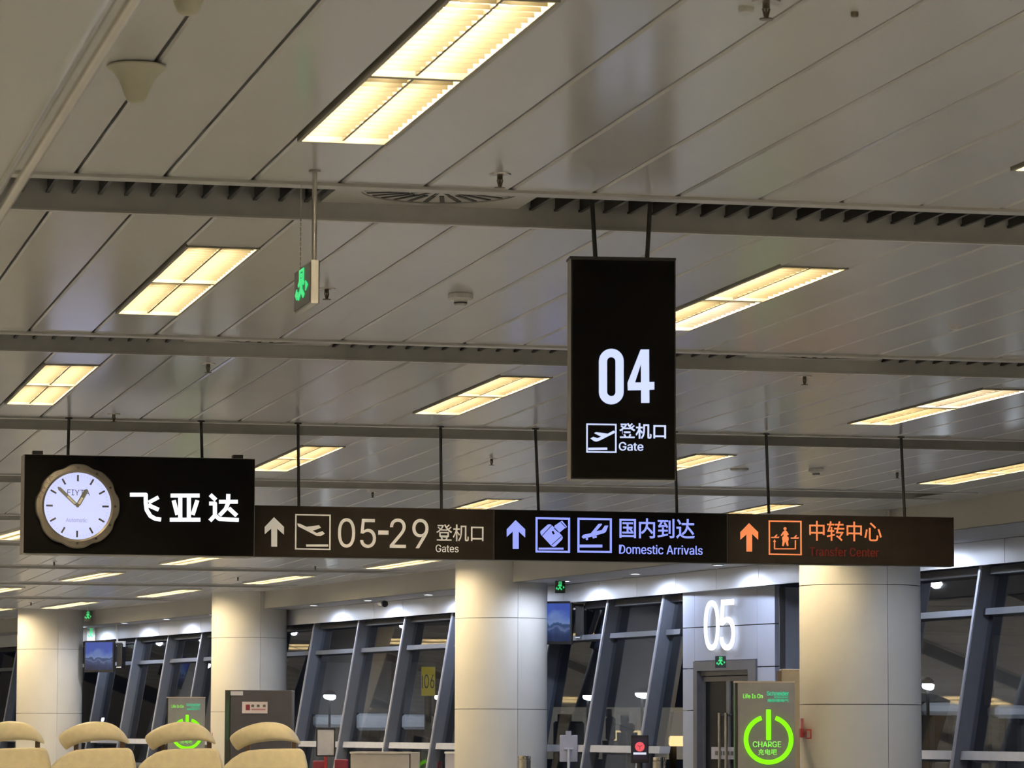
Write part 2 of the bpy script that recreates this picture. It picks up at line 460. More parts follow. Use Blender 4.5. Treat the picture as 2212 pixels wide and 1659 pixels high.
for a, b in zip(MULLS[:-1], MULLS[1:]):
    wn += 1
    if abs(a - 32.17) < 0.1: continue        # the gate wall stands here
    ax = wall_pt(b, HEAD) - wall_pt(a, HEAD)
    root = struct(bpy.data.objects.new('window_%d' % wn, None)); COL.objects.link(root)
    vv, ff = slab_between(wall_pt(a, 0.0), wall_pt(a, HEAD + 0.02), ax, 0.055, 0.17)
    stub = abs(a - 35.89) < 0.05            # narrow pane running in behind the gate wall: no post of its own
    if not stub: link('mullion', mesh('mullion', vv, ff, MULL), root)
    # pale inner nosing
    vv, ff = slab_between(wall_pt(a, 0.0, 0.012), wall_pt(a, HEAD, 0.012), ax, 0.040, 0.012)
    if not stub: link('mullion_nosing', mesh('mullion_nosing', vv, ff, mat('nosing grey', (0.40, 0.41, 0.46), 0.4)), root)
    # transom, sill, head bar (horizontal bars between mullions)
    def bar(nm, z, h, depth, inset, m):
        t = ax.normalized(); nrm = Vector((t.y, -t.x, 0))
        P, Q = wall_pt(a, z, inset) + t * 0.03, wall_pt(b, z, inset) - t * 0.03
        v = [P, Q, Q + nrm * depth, P + nrm * depth]
        v = v + [p + Vector((LEAN * h, 0, h)) for p in v]
        link(nm, mesh(nm, v, [(0, 3, 2, 1), (4, 5, 6, 7), (0, 1, 5, 4), (1, 2, 6, 5), (2, 3, 7, 6), (3, 0, 4, 7)], m), root)
    bar('sill', SILL - 0.04, 0.075, 0.12, -0.05, SILLM)
    bar('transom', CAMZ + 0.99, 0.055, 0.09, -0.07, MULL)
    bar('head_bar', HEAD - 0.07, 0.07, 0.10, -0.07, mat('head bar dark', (0.05, 0.052, 0.06), 0.5))
    bar('lower_rail', 0.80, 0.05, 0.1, -0.06, MULL)
    bar('spandrel', 0.02, 0.78, 0.04, -0.12, GATED)
    # panes
    for z0, z1 in ((0.86, SILL - 0.04), (SILL + 0.035, CAMZ + 0.99), (CAMZ + 1.045, HEAD - 0.07)):
        P, Q, S, T = wall_pt(a, z0, -0.13), wall_pt(b, z0, -0.13), wall_pt(b, z1, -0.13), wall_pt(a, z1, -0.13)
        o = link('pane', mesh('pane', [P, Q, S, T], [(0, 1, 2, 3)], GLASS), root)
# gate wall 05 with its door
PL = at_d(1475, 1573, 36.95); PR = at_d(1675, 1573, 35.2)
ga = math.atan2(PR.y - PL.y, PR.x - PL.x); GL = (Vector((PR.x, PR.y)) - Vector((PL.x, PL.y))).length
GF = Frame((PL.x, PL.y, 0), ga)
gate_wall = struct(bpy.data.objects.new('wall_gate', None)); COL.objects.link(gate_wall)
gate_wall.location = (PL.x, PL.y, 0); gate_wall.rotation_euler = (0, 0, ga)
d_l, _, d_r, d_t = GF.box(1501, 1426, 1636, 1659)
dt = GF.p(1560, 1427)[1]
zj = [GF.p(1480, y)[1] for y in (1535, 1445, 1357)]
rows = [0.0, zj[0] - 1.0, zj[0], zj[1], zj[2], HEAD + 0.02]
for z0, z1 in zip(rows[:-1], rows[1:]):
    for x0, x1 in ((0, d_l), (d_l, d_r), (d_r, GL)):
        if x0 == d_l and z1 <= dt + 0.05: continue
        zz0 = max(z0, dt) if x0 == d_l else z0
        if zz0 >= z1 - 0.02: continue
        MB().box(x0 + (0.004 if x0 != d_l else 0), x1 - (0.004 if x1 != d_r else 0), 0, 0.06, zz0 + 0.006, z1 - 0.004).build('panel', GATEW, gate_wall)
MB().box(0.0, d_l - 0.002, 0.05, 0.12, 0, HEAD).build('backing', JOINT, gate_wall)
MB().box(d_r + 0.002, GL, 0.05, 0.12, 0, HEAD).build('backing', JOINT, gate_wall)
MB().box(d_l - 0.01, d_r + 0.01, 0.05, 0.12, dt + 0.004, HEAD).build('backing', JOINT, gate_wall)
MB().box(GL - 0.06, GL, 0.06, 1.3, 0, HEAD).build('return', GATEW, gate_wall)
# recessed dark wall right of the gate
Q1 = at_d(1640, 1573, 36.9); Q2 = at_d(1840, 1573, 36.2)
rw = math.atan2(Q2.y - Q1.y, Q2.x - Q1.x)
struct(MB().box(0, (Q2 - Q1).length, 0, 0.1, 0, HEAD + 0.05).build('wall_recess', GATED, None, (Q1.x, Q1.y, 0), rw))
# door
door = struct(bpy.data.objects.new('door_1', None)); COL.objects.link(door)
door.location = (PL.x, PL.y, 0); door.rotation_euler = (0, 0, ga)
o_l, _, o_r, o_t = GF.box(1509, 1449, 1619, 1659); o_t = GF.p(1560, 1448)[1]
fr = MB(); fr.box(d_l, o_l, -0.02, 0.12, 0, dt); fr.box(o_r, d_r, -0.02, 0.12, 0, dt); fr.box(o_l, o_r, -0.02, 0.12, o_t, dt)
fr.build('door_frame', DOORF, door)
mid = (o_l + o_r) / 2
for x0, x1 in ((o_l, mid), (mid, o_r)):
    lf = MB(); c = 0.035
    lf.box(x0, x0 + c, 0.05, 0.09, 0.01, o_t - 0.06); lf.box(x1 - c, x1, 0.05, 0.09, 0.01, o_t - 0.06); lf.box(x0 + c, x1 - c, 0.05, 0.09, 0.01, 0.1); lf.box(x0 + c, x1 - c, 0.05, 0.09, o_t - 0.11, o_t - 0.06)
    leaf = lf.build('leaf', DOORF, door)
    MB().box(x0 + c, x1 - c, 0.066, 0.074, 0.1, o_t - 0.11).build('pane', mat('door glass dark', (0.012, 0.014, 0.016), 0.25, spec=0.25), leaf)
    hx = (x1 - 0.07) if x0 == o_l else (x0 + 0.07)
    zt = GF.p(1565, 1540)[1]
    h = MB(); h.tube((hx, -0.01, 0.35), (hx, -0.01, zt), 0.017, 10); h.tube((hx, -0.01, zt - 0.02), (hx, 0.05, zt - 0.02), 0.012, 8); h.tube((hx, -0.01, 0.42), (hx, 0.05, 0.42), 0.012, 8)
    h.build('handle', STEEL, leaf, smooth=True)
MB().box(o_l, o_r, 0.03, 0.1, o_t - 0.05, o_t).build('closer_rail', DOORF, door)
MB().box(o_l - 0.3, o_r + 0.3, 0.5, 0.52, 0, HEAD).build('dark_lobby', PLENUM, door)
x0, z0, x1, z1 = GF.box(1530, 1614, 1590, 1640)
dn = tag(MB().box(x0, x1, 0.035, 0.048, z0, z1).build('door_notice', GREYB, None, (PL.x, PL.y, 0), ga), 'pale rectangular notice strip across the glass door below 05', 'notice')
for i in range(5):
    xa = x0 + 0.09 + (x1 - x0 - 0.18) * i / 5
    MB().box(xa, xa + 0.05, 0.030, 0.0355, z0 + 0.04, z1 - 0.04).build('print', INDEX, dn)

# illuminated gate number 05
t = thing('gate_number', 'tall glowing white 05 numerals mounted on the gate wall', 'sign', (PL.x, PL.y, 0), ga)
for ch, rc in (('0', (1528, 1297, 1560, 1405)), ('5', (1562, 1295, 1594, 1405))):
    x0, z0, x1, z1 = GF.box(*rc)
    text(ch, (x0, z0, x1, z1), E_05, t, 'numeral', depth=0.012, bold=0.0, y=-0.03)

# ------------------------------------------------------------------ columns
COLS = [(105.5, 141, 'cream round column furthest left behind the massage chairs'), (536.5, 163, 'cream round column behind the charcoal cabinet'),
        (1082, 200, 'cream round column in the middle, below the domestic arrivals panel'), (1859, 262, 'largest cream round column, right of the green charging kiosk')]
CD = 1.04
def arc_panel(r0, r1, a0, a1, z0, z1, n=10):
    v = []; f = []
    for i in range(n + 1):
        t = a0 + (a1 - a0) * i / n; c, s = math.cos(t), math.sin(t)
        v += [(r1 * c, r1 * s, z0), (r1 * c, r1 * s, z1), (r0 * c, r0 * s, z0), (r0 * c, r0 * s, z1)]
    for i in range(n):
        k = 4 * i
        f += [(k, k + 4, k + 5, k + 1), (k + 2, k + 3, k + 7, k + 6), (k + 1, k + 5, k + 7, k + 3), (k, k + 2, k + 6, k + 4)]
    f += [(0, 1, 3, 2), (4 * n, 4 * n + 2, 4 * n + 3, 4 * n + 1)]
    return v, f
pan_me = {}
zr = [0.0, 0.60, 1.612, 2.625, CEIL + 0.02]
COLPOS = []
for px, wpx, lab in COLS:
    Z = CD * FPX / wpx
    P = at_d(px, 1573, Z); COLPOS.append(P)
    t = thing('column', lab, 'column', (P.x, P.y, 0), 0, 'cream clad columns along the glazing')
    MB().lathe([(CD / 2 - 0.03, 0), (CD / 2 - 0.03, CEIL + 0.02)], 40).build('core', JOINT, t, smooth=True)
    for i in range(4):
        for j in range(3):
            key = (i, j)
            if key not in pan_me:
                a0 = R(-90 - 13 + 21) + j * R(120) + 0.004; a1 = a0 + R(120) - 0.008
                vv, ff = arc_panel(CD / 2 - 0.02, CD / 2, a0, a1, zr[i] + 0.003, zr[i + 1] - 0.003, 16)
                pan_me[key] = mesh('cladding_panel', vv, ff, COLM, True)
            link('cladding_panel', pan_me[key], t)

# ------------------------------------------------------------------ ceiling lights
LW = 0.90 * W; LM = 1.12
def fixture(detail):
    """recessed louvre light, two modules; local origin at near-left corner of the opening, y away, z=0 ceiling plane"""
    root = bpy.data.objects.new('ceiling_light', None); COL.objects.link(root)
    Lt = 7.7 * W; mw = W * 0.965; x0 = (W - mw) / 2
    fr = MB()
    e = 0.012
    fr.box(x0, x0 + e, 0, Lt, -0.006, 0.075); fr.box(x0 + mw - e, x0 + mw, 0, Lt, -0.006, 0.075)
    fr.box(x0 + e, x0 + mw - e, 0, e, -0.006, 0.075); fr.box(x0 + e, x0 + mw - e, Lt - e, Lt, -0.006, 0.075); fr.box(x0 + e, x0 + mw - e, Lt / 2 - 0.016, Lt / 2 + 0.016, -0.004, 0.075)
    fr.build('frame', LFRAME, root)
    MB().box(x0, x0 + mw, 0, Lt, 0.075, 0.082).build('reflector', REFL, root)
    for mI in range(2):
        ya = e + 0.005 + mI * (Lt / 2 + 0.006); yb = ya + Lt / 2 - e - 0.027
        sp_ = MB().box(W / 2 - 0.004, W / 2 + 0.004, ya, yb, 0.0, 0.055).build('spine', BLADE, root)
        for xc in (W * 0.29, W * 0.71):
            tb = MB().tube((xc, ya + 0.02, 0.052), (xc, yb - 0.02, 0.052), 0.013, 6)
            tb.build('tube', TUBE, root, smooth=True)
        nb = 15
        if detail:
            bme = MB().box(x0 + e, x0 + mw - e, -0.0008, 0.0008, 0.0, 0.015).me('blade', BLADE)
            for i in range(1, nb): link('blade', bme, root, (0, ya + (yb - ya) * i / nb, 0))
        else:
            lv = MB()
            for i in range(1, nb): lv.box(x0 + e, x0 + mw - e, ya + (yb - ya) * i / nb - 0.0008, ya + (yb - ya) * i / nb + 0.0008, 0.0, 0.015)
            lv.build('louvre', BLADE, root)
    return root
def far_fixture():
    """shallow louvre light fixed under the panels, origin at the middle"""
    root = bpy.data.objects.new('ceiling_light', None); COL.objects.link(root)
    hw, hl = 0.15, 1.2
    fr = MB(); fr.box(-hw, -hw + 0.01, -hl, hl, -0.022, 0.0); fr.box(hw - 0.01, hw, -hl, hl, -0.022, 0.0); fr.box(-hw + 0.01, hw - 0.01, -hl, -hl + 0.01, -0.022, 0); fr.box(-hw + 0.01, hw - 0.01, hl - 0.01, hl, -0.022, 0); fr.box(-hw + 0.01, hw - 0.01, -0.012, 0.012, -0.022, 0)
    fr.build('frame', TRIM, root)
    MB().box(-hw + 0.01, hw - 0.01, -hl + 0.01, hl - 0.01, -0.004, -0.002).build('reflector', REFL, root)
    for xc in (-0.072, 0.072):
        for y0, y1 in ((-hl + 0.03, -0.03), (0.03, hl - 0.03)):
            MB().box(xc - 0.035, xc + 0.035, y0, y1, -0.0055, -0.004).build('tube', emat('slim fluorescent tube', LAMP_COL, LAMP_W * 0.42), root)
    lv = MB()
    for i in range(1, 38): lv.box(-hw + 0.01, hw - 0.01, -hl + 2 * hl * i / 38 - 0.0008, -hl + 2 * hl * i / 38 + 0.0008, -0.022, -0.006)
    lv.build('louvre', mat('far louvre blade', (0.11, 0.098, 0.065), 0.4, var=0.02), root)
    return root
protoA = fixture(True); protoB = fixture(False)
for p_ in (protoA, protoB): p_['category'] = 'light'
LBL = {(4, 6.168): 'brightest louvre ceiling light at the top, between the exit sign pole and the sprinkler',
       (4, 14.168): 'louvre ceiling light cut off by the right edge near the top',
       (5, 6.168): 'louvre ceiling light left of the hanging green exit sign',
       (5, 14.168): 'louvre ceiling light right beside the tall 04 gate sign',
       (6, 5.87): 'louvre ceiling light at the left edge above the clock sign',
       (6, 13.87): 'louvre ceiling light just left of the 04 sign above the gates 05-29 panel',
       (6, 22.87): 'louvre ceiling light at the right, with one pinkish module, above the right-hand sign rods',
       (7, 13.15): 'louvre ceiling light behind the rod at the right corner of the clock sign',
       (7, 22.15): 'louvre ceiling light peeking out low at the right side of the 04 sign',
       (7, 30.15): 'louvre ceiling light at the right edge behind the last sign rod',
       (8, 21.05): 'louvre ceiling light resting on the top edge of the gates 05-29 panel',
       (8, 29.05): 'louvre ceiling light just above the orange transfer panel'}
usedA = usedB = False
for k in range(1, 9):
    for fu in FIX[k]:
        near = k in (4, 5) and fu > 0 or (k == 6 and 5 < fu < 15)
        if near:
            o = protoA if not usedA else copy_tree(protoA); usedA = True
        else:
            o = protoB if not usedB else copy_tree(protoB); usedB = True
        o.location = (fu * W, (STRIPS[k] - 10.75) * W, CEIL)
        o['category'] = 'light'
        lab = LBL.get((k, fu))
        if lab: o['label'] = lab; o['group'] = 'louvre ceiling lights'
        else: o['label'] = 'louvre ceiling light outside the picture or hidden behind the signs'; o['group'] = 'louvre ceiling lights out of view'
# pinkish tubes
for o in COL.objects:
    if o.get('label') in (LBL[(6, 22.87)], LBL[(5, 14.168)]):
        tb = [c for c in o.children if c.name.startswith('tube')]
        for c in (tb[:2] if 'pinkish' in o['label'] else tb[3:4]):
            c.data = c.data.copy(); c.data.materials[0] = TUBEP
# far lights: (far-left u,v, near-right u,v)
protoC = far_fixture(); usedC = False
FAR = [((17.42, 133.4), (19.1, 125.3), 'far ceiling light tucked under the lower edge of the clock sign'),
       ((15.33, 149.8), (17.07, 141.4), 'far ceiling light below the clock dial'),
       ((23.19, 150.25), (24.9, 142.05), 'far ceiling light above the second column, right of its top'),
       ((25.48, 134.5), (26.95, 127.2), 'far ceiling light just under the 05-29 numerals'),
       ((12.85, 167.0), (14.66, 158.2), 'far ceiling light cut by the left edge below the clock sign'),
       ((20.71, 167.2), (22.49, 157.9), 'far ceiling light left of the top of the second column'),
       ((17.98, 184.9), (19.87, 175.1), 'furthest complete ceiling light, above the small hanging exit sign'),
       ((9.6, 117.2), (11.2, 109.4), 'far ceiling light hidden behind the left end of the clock sign'),
       ((14.9, 193.9), (16.75, 185.9), 'tip of a far ceiling light at the left edge above the left column'),
       ((19.3, 117.2), (20.9, 109.4), 'far ceiling light hidden behind the gates panel')]
OFFF = []
for v0 in (109.4, 125.5, 142, 158, 175, 192, 209):
    for u in ((2.0, -6.0, -14.0, -21.0) if v0 < 180 else (8.0, 0.0, -8.0, -16.0)): OFFF.append(((u - 1.7, v0 + 8), (u, v0), None))
for a, b, lab in FAR + OFFF:
    FL = Vector((a[0] * W, a[1] * W)); NL = Vector(((b[0] - 0.9) * W, b[1] * W)); d = FL - NL
    c = (FL + NL) / 2 + Vector((0.45 * W, 0)); ang = math.atan2(d.y, d.x) - math.pi / 2
    o = protoC if not usedC else copy_tree(protoC); usedC = True
    o.location = (c.x, c.y, CEIL - 0.002); o.rotation_euler = (0, 0, ang); s = d.length / 2.4; o.scale = (1, s, 1)
    o['category'] = 'light'
    o['label'] = lab or 'louvre ceiling light outside the picture or hidden behind the signs'
    o['group'] = 'far louvre ceiling lights' if lab else 'louvre ceiling lights out of view'

# ------------------------------------------------------------------ cool downlights in the soffit
dl_me1 = MB().lathe([(0.045, 0.0), (0.06, 0.0), (0.062, -0.012), (0.045, -0.012)], 16, ring=True).me('ring', WHITEP, True)
dl_me2 = MB().lathe([(0.044, -0.001), (0.044, -0.006)], 16).me('lens', E_DOWN)
for i, y in enumerate([24.6, 26.9, 29.27, 31.5, 33.7, 35.87, 37.86, 40.1, 42.25, 44.41, 46.46, 48.58, 50.8, 53.12, 55.34, 57.6, 59.8]):
    lab = {29.27: 'white soffit downlight right of the transfer sign end', 35.87: 'white soffit downlight beside the gate 05 wall', 37.86: 'white soffit downlight above the near television',
           44.41: 'white soffit downlight closest to the middle column on its left', 46.46: 'white soffit downlight left of the black camera', 48.58: 'white soffit downlight right beside the second column',
           53.12: 'white soffit downlight left of the second column', 55.34: 'white soffit downlight above the far television'}.get(y, 'white soffit downlight hidden by columns or signs')
    P = (XW(y) - 0.40, y, FASB)
    t = thing('downlight', lab, 'light', P, 0, 'cool downlights along the glazing')
    link('ring', dl_me1, t); link('lens', dl_me2, t)
    L = bpy.data.lights.new('downlight_lamp', 'SPOT'); L.energy = DOWN_W; L.color = DOWN_COL; L.spot_size = R(180); L.spot_blend = 0.4; L.shadow_soft_size = 0.05
    lo = link('lamp', L, t, (0, 0, -0.036))
# ------------------------------------------------------------------ swirl diffusers in the slots
def diffuser(xc, k, lab):
    ya = STRIPS[k] * W
    t = thing('air_diffuser', lab, 'air vent', (xc, ya + GAP * W / 2, CEIL + 0.06), 0, 'swirl air diffusers')
    MB().box(-0.37, 0.37, -GAP * W / 2 + 0.015, GAP * W / 2 - 0.015, 0, 0.02).build('plate', TRIM, t)
    MB().lathe([(0.29, 0.001), (0.30, 0.001), (0.302, -0.006), (0.286, -0.006)], 40, ring=True).build('rim', TRIM, t)
    so = MB().box(0.13, 0.275, -0.0085, 0.0085, -0.003, 0.003).me('slot', PLENUM)
    si = MB().box(0.05, 0.12, -0.006, 0.006, -0.003, 0.003).me('slot', PLENUM)
    for i in range(28):
        o = link('slot', so, t); o.rotation_euler = (0, 0, 2 * math.pi * i / 28)
    for i in range(14):
        o = link('slot', si, t); o.rotation_euler = (0, 0, 2 * math.pi * (i + .5) / 14)
diffuser(2.60, 4, 'round swirl air diffuser in the nearest ceiling slot')
diffuser(2.76, 5, 'round swirl air diffuser in the second slot, left part')
diffuser(5.66, 5, 'round swirl air diffuser in the second slot, right of the 04 sign')

# ------------------------------------------------------------------ sprinklers, detectors, antennas, discs
def sprinkler_tree():
    root = bpy.data.objects.new('sprinkler', None); COL.objects.link(root)
    MB().lathe([(0.012, 0.0), (0.038, 0.0), (0.036, -0.004), (0.012, -0.005)], 16).build('escutcheon', STEEL, root)
    b = MB(); b.tube((0, 0, 0), (0, 0, -0.020), 0.010, 8); b.tube((-.009, 0, -.02), (-.003, 0, -.044), .0028, 6); b.tube((.009, 0, -.02), (.003, 0, -.044), .0028, 6); b.tube((0, 0, -.018), (0, 0, -.046), .0035, 6)
    b.build('frame', mat('dark brass', (0.10, 0.085, 0.06), 0.4, metal=0.8), root)
    MB().lathe([(0.002, -0.045), (0.018, -0.046), (0.018, -0.049), (0.002, -0.050)], 16).build('deflector', MATS['dark brass'], root)
    return root
spr = sprinkler_tree(); first = True
for px, py, lab in [(1080, 376, 'pendent sprinkler head above the nearest air diffuser'), (450, 785, 'pendent sprinkler head right of the ceiling light over the clock sign'),
                    (706, 623, 'pendent sprinkler head right of the hanging green exit sign'), (1062, 990, 'pendent sprinkler head left of the lower part of the 04 sign'),
                    (1738, 812, 'pendent sprinkler head right of the 04 sign numerals'), (805, 1062, 'pendent sprinkler head just above the 05-29 numerals'),
                    (1938, 1019, 'pendent sprinkler head left of the last sign rod'), (246, 894, 'pendent sprinkler head above the clock sign'), (1655, 2, 'pendent sprinkler head at the top edge on the right'),
                    (117, 1213, 'far sprinkler head below the clock dial'), (681, 1222, 'far sprinkler head below the boxed plane of the 05-29 panel'), (514, 1246, 'far sprinkler head above the second column'), (67, 1301, 'far sprinkler head above the left column')]:
    o = spr if first else copy_tree(spr); first = False
    P = on_z(px, py, CEIL); o.location = (P.x, P.y, CEIL); o['label'] = lab; o['category'] = 'sprinkler'; o['group'] = 'ceiling sprinklers'
for px, py, lab in [(995, 634, 'white round smoke detector left of the 04 sign'), (1763, 1012, 'white round smoke detector above the transfer sign panel')]:
    P = on_z(px, py, CEIL); t = thing('smoke_detector', lab, 'detector', (P.x, P.y, CEIL))
    MB().lathe([(0.05, 0.0), (0.054, -0.004), (0.054, -0.022), (0.045, -0.030), (0.02, -0.031)], 24).build('base', WHITEP, t, smooth=False)
    MB().lathe([(0.030, -0.030), (0.028, -0.036), (0.026, -0.050), (0.018, -0.054)], 20).build('chamber', WHITEP, t)
    MB().lathe([(0.0285, -0.038), (0.0285, -0.044), (0.02, -0.044)], 20).build('vent_ring', BLACK, t)
for px, py, lab in [(295, 140, 'cream bell-shaped ceiling antenna at the upper left'), (407, -62, 'cream bell-shaped ceiling antenna cut by the top edge')]:
    P = on_z(px, py, CEIL); t = thing('ceiling_antenna', lab, 'antenna', (P.x, P.y, CEIL), 0, 'bell-shaped ceiling antennas')
    MB().lathe([(0.083, -0.004), (0.084, -0.009), (0.075, -0.017), (0.060, -0.030), (0.049, -0.045), (0.041, -0.065), (0.034, -0.085), (0.026, -0.103), (0.018, -0.108), (0.003, -0.110)], 32).build('shell', ANT, t, smooth=True)
    MB().lathe([(0.003, 0.0), (0.074, 0.0), (0.074, -0.005), (0.003, -0.005)], 32).build('gasket', BLACK, t)
for px, py, r, lab, m in [(2061, 706, 0.026, 'small pale flush disc on the ceiling at the right', WHITEP), (1597, 1013, 0.066, 'flat round cover plate low on the ceiling right of the 04 sign', TRIM), (1612, 16, 0.02, 'small white disc by the sprinkler at the top edge', WHITEP), (1846, 26, 0.010, 'tiny dark nozzle near the top right', mat('dark brass', (0.1, 0.085, 0.06)))]:
    P = on_z(px, py, CEIL)
    tag(MB().lathe([(r, 0.002), (r, -0.008), (r * .85, -0.013), (0.002, -0.014)], 24).build('ceiling_disc', m, None, (P.x, P.y, CEIL)), lab, 'cover plate')

# ------------------------------------------------------------------ hanging 04 gate sign
D04 = 12.36
sa = R(-7.0)
O = on_y(1233.5, 559, D04); F4 = Frame((O.x, O.y, 0), sa)
t04 = thing('gate_sign', 'tall black hanging gate sign with glowing white 04', 'sign', (O.x, O.y, 0), sa)
sx1 = F4.p(1459.5, 800)[0]; sz1 = F4.p(1345, 559.8)[1]; sz0 = F4.p(1345, 1036)[1]
MB().box(0.004, sx1 - 0.004, 0.0, 0.006, sz0 + 0.004, sz1 - 0.004).build('face', SIGNBLK, t04)
MB().box(0, sx1, 0.006, 0.105, sz0, sz1).build('housing', SIGNSIDE, t04)
fb = MB(); fb.box(0, 0.004, -0.003, 0.006, sz0, sz1); fb.box(sx1 - 0.004, sx1, -0.003, 0.006, sz0, sz1); fb.box(0.004, sx1 - 0.004, -0.003, 0.006, sz1 - 0.004, sz1); fb.box(0.004, sx1 - 0.004, -0.003, 0.006, sz0, sz0 + 0.004)
fb.build('rim', BLACK, t04)
MB().box(-0.004, sx1 + 0.002, 0.0, 0.11, sz1, sz1 + 0.008).build('top_cap', BLACK, t04)
for (xa, ya, xb, yb) in ((1283, 433, 1290.5, 560), (1408.5, 437, 1401.5, 561)):
    a = F4.p(xa, ya); b = F4.p(xb, yb); sl = (a[0] - b[0]) / (a[1] - b[1]); zt = CEIL + 0.3
    MB().tube((b[0], 0.05, b[1] - 0.005), (b[0] + sl * (zt - b[1]), 0.05, zt), 0.0085, 10).build('rod', RODM, t04, smooth=True)
S4 = 9.215
def z4(x, y): return F4.p(1260 + x / S4, 720 + y / S4)
def ring_pts(x0, y0, x1, y1, n=14):
    r = (x1 - x0) / 2; cx_ = (x0 + x1) / 2
    p = [(cx_ - r * math.cos(math.pi * i / n), y0 + r - r * math.sin(math.pi * i / n)) for i in range(n + 1)]
    p += [(cx_ + r * math.cos(math.pi * i / n), y1 - r + r * math.sin(math.pi * i / n)) for i in range(n + 1)]
    return p
def ring_mesh(po, pi, y0, y1):
    n = len(po); v = [(x, y0, z) for x, z in po] + [(x, y0, z) for x, z in pi] + [(x, y1, z) for x, z in po] + [(x, y1, z) for x, z in pi]
    f = []
    for i in range(n):
        j = (i + 1) % n
        f += [(i, j, n + j, n + i), (2 * n + i, 3 * n + i, 3 * n + j, 2 * n + j), (i, 2 * n + i, 2 * n + j, j), (n + i, n + j, 3 * n + j, 3 * n + i)]
    return v, f
po = [z4(*p) for p in ring_pts(310, 310, 800, 1415)]; pi = [z4(*p) for p in ring_pts(470, 475, 640, 1252)]
MB().add(*ring_mesh(po, pi, -0.006, 0.0)).build('numeral', E_WHITE, t04)
m4 = MB()
m4.prism([z4(*p) for p in ((1146, 325), (1305, 325), (1312, 1385), (1150, 1385))], -0.006, 0)
m4.prism([z4(*p) for p in ((1306, 973), (1410, 971), (1410, 1120), (1310, 1124))], -0.006, 0)
m4.prism([z4(*p) for p in ((880, 985), (1025, 981), (1147, 980), (1148, 1132), (885, 1136))], -0.006, 0)
m4.prism([z4(*p) for p in ((1140, 325), (1146, 325), (1146, 608), (1025, 981), (880, 985))], -0.006, 0)
m4.build('numeral', E_WHITE, t04)
text('登机口', F4.box(1337.7, 914.6, 1438.4, 947.8), E_WHITE, t04, bold=0.012)
text('Gate', F4.box(1337, 955.3, 1389.2, 973.6), E_WHITE, t04, bold=0.008)
def frame_icon(fr, f, x0, y0, x1, y1, b, parent, m, y=0.0):
    a = f(x0, y0); c = f(x1, y1); d = abs(f(x0 + b, y0)[0] - a[0])
    q = MB(); X0, X1, Z0, Z1 = a[0], c[0], c[1], a[1]
    q.box(X0, X0 + d, y - 0.004, y, Z0, Z1); q.box(X1 - d, X1, y - 0.004, y, Z0, Z1); q.box(X0 + d, X1 - d, y - 0.004, y, Z0, Z0 + d); q.box(X0 + d, X1 - d, y - 0.004, y, Z1 - d, Z1)
    return q.build('icon_frame', m, parent)
def Z04(x, y): return F4.p(1200 + x / 7.373, 880 + y / 7.373)
frame_icon(F4, Z04, 490, 258, 970, 725, 22, t04, E_WHITE)
ic = MB()
ic.prism([Z04(*p) for p in ((555, 495), (600, 470), (665, 492), (725, 465), (615, 412), (640, 395), (830, 420), (920, 372), (942, 380), (942, 408), (700, 530), (650, 545), (610, 535))], -0.004, 0)
ic.prism([Z04(*p) for p in ((520, 644), (822, 641), (822, 676), (520, 680))], -0.004, 0)
ic.build('plane_icon', E_WHITE, t04)

# ------------------------------------------------------------------ long direction sign and clock sign
YS = 21.30
FL_ = Frame((0, YS, 0), 0.0)
def sign_root(px, name, lab, cat):
    x = FL_.p(px, 1150)[0]
    return thing(name, lab, cat, (x, YS, 0), 0), x
def rods(parent, ox, lst):
    for xa, ya, xb, yb in lst:
        a = FL_.p(xa, ya); b = FL_.p(xb, yb); sl = (a[0] - b[0]) / (a[1] - b[1]); zt = CEIL
        MB().tube((b[0] - ox, 0.06, b[1] - 0.01), (b[0] + sl * (zt - b[1]) - ox, 0.06, zt), 0.0095, 10).build('rod', RODM, parent, smooth=True)
        MB().lathe([(0.003, 0.0), (0.022, 0.0), (0.022, -0.008), (0.003, -0.01)], 14, (b[0] + sl * (zt - b[1]) - ox, 0.06, zt)).build('rod_rose', RODM, parent)
ts, ox = sign_root(546, 'direction_sign', 'long black hanging direction sign for gates 05-29, domestic arrivals and transfer', 'sign')
xe = FL_.p(2061.3, 1165)[0] - ox
zb0, zt0 = FL_.p(548, 1206)[1], FL_.p(548, 1093.5)[1]
zb1, zt1 = FL_.p(2060, 1220)[1], FL_.p(2060, 1115.5)[1]
zb, zt = (zb0 + zb1) / 2, (zt0 + zt1) / 2
xs = [0.0, FL_.p(1067, 1150)[0] - ox, FL_.p(1572, 1160)[0] - ox, xe]
for i, mm in enumerate((SIGNBRN, SIGNBLK, SIGNBRN)):
    MB().box(xs[i] + 0.006, xs[i + 1] - 0.006, 0.0, 0.006, zb + 0.004, zt - 0.004).build('face_panel', mm, ts)
MB().box(0, xe, 0.006, 0.12, zb, zt).build('housing', BLACK, ts)
rods(ts, ox, [(647.4, 911, 649.2, 1093), (955.9, 918, 958, 1097), (1161.4, 923, 1168.3, 1100), (1463.5, 960, 1467.9, 1103), (1661, 935, 1667, 1105), (1952.9, 938.5, 1961, 1113.6)])
def L(x, y):
    a = FL_.p(x, y); return a[0] - ox, a[1]
def Lb(x0, y0, x1, y1):
    a = FL_.box(x0, y0, x1, y1); return a[0] - ox, a[1], a[2] - ox, a[3]
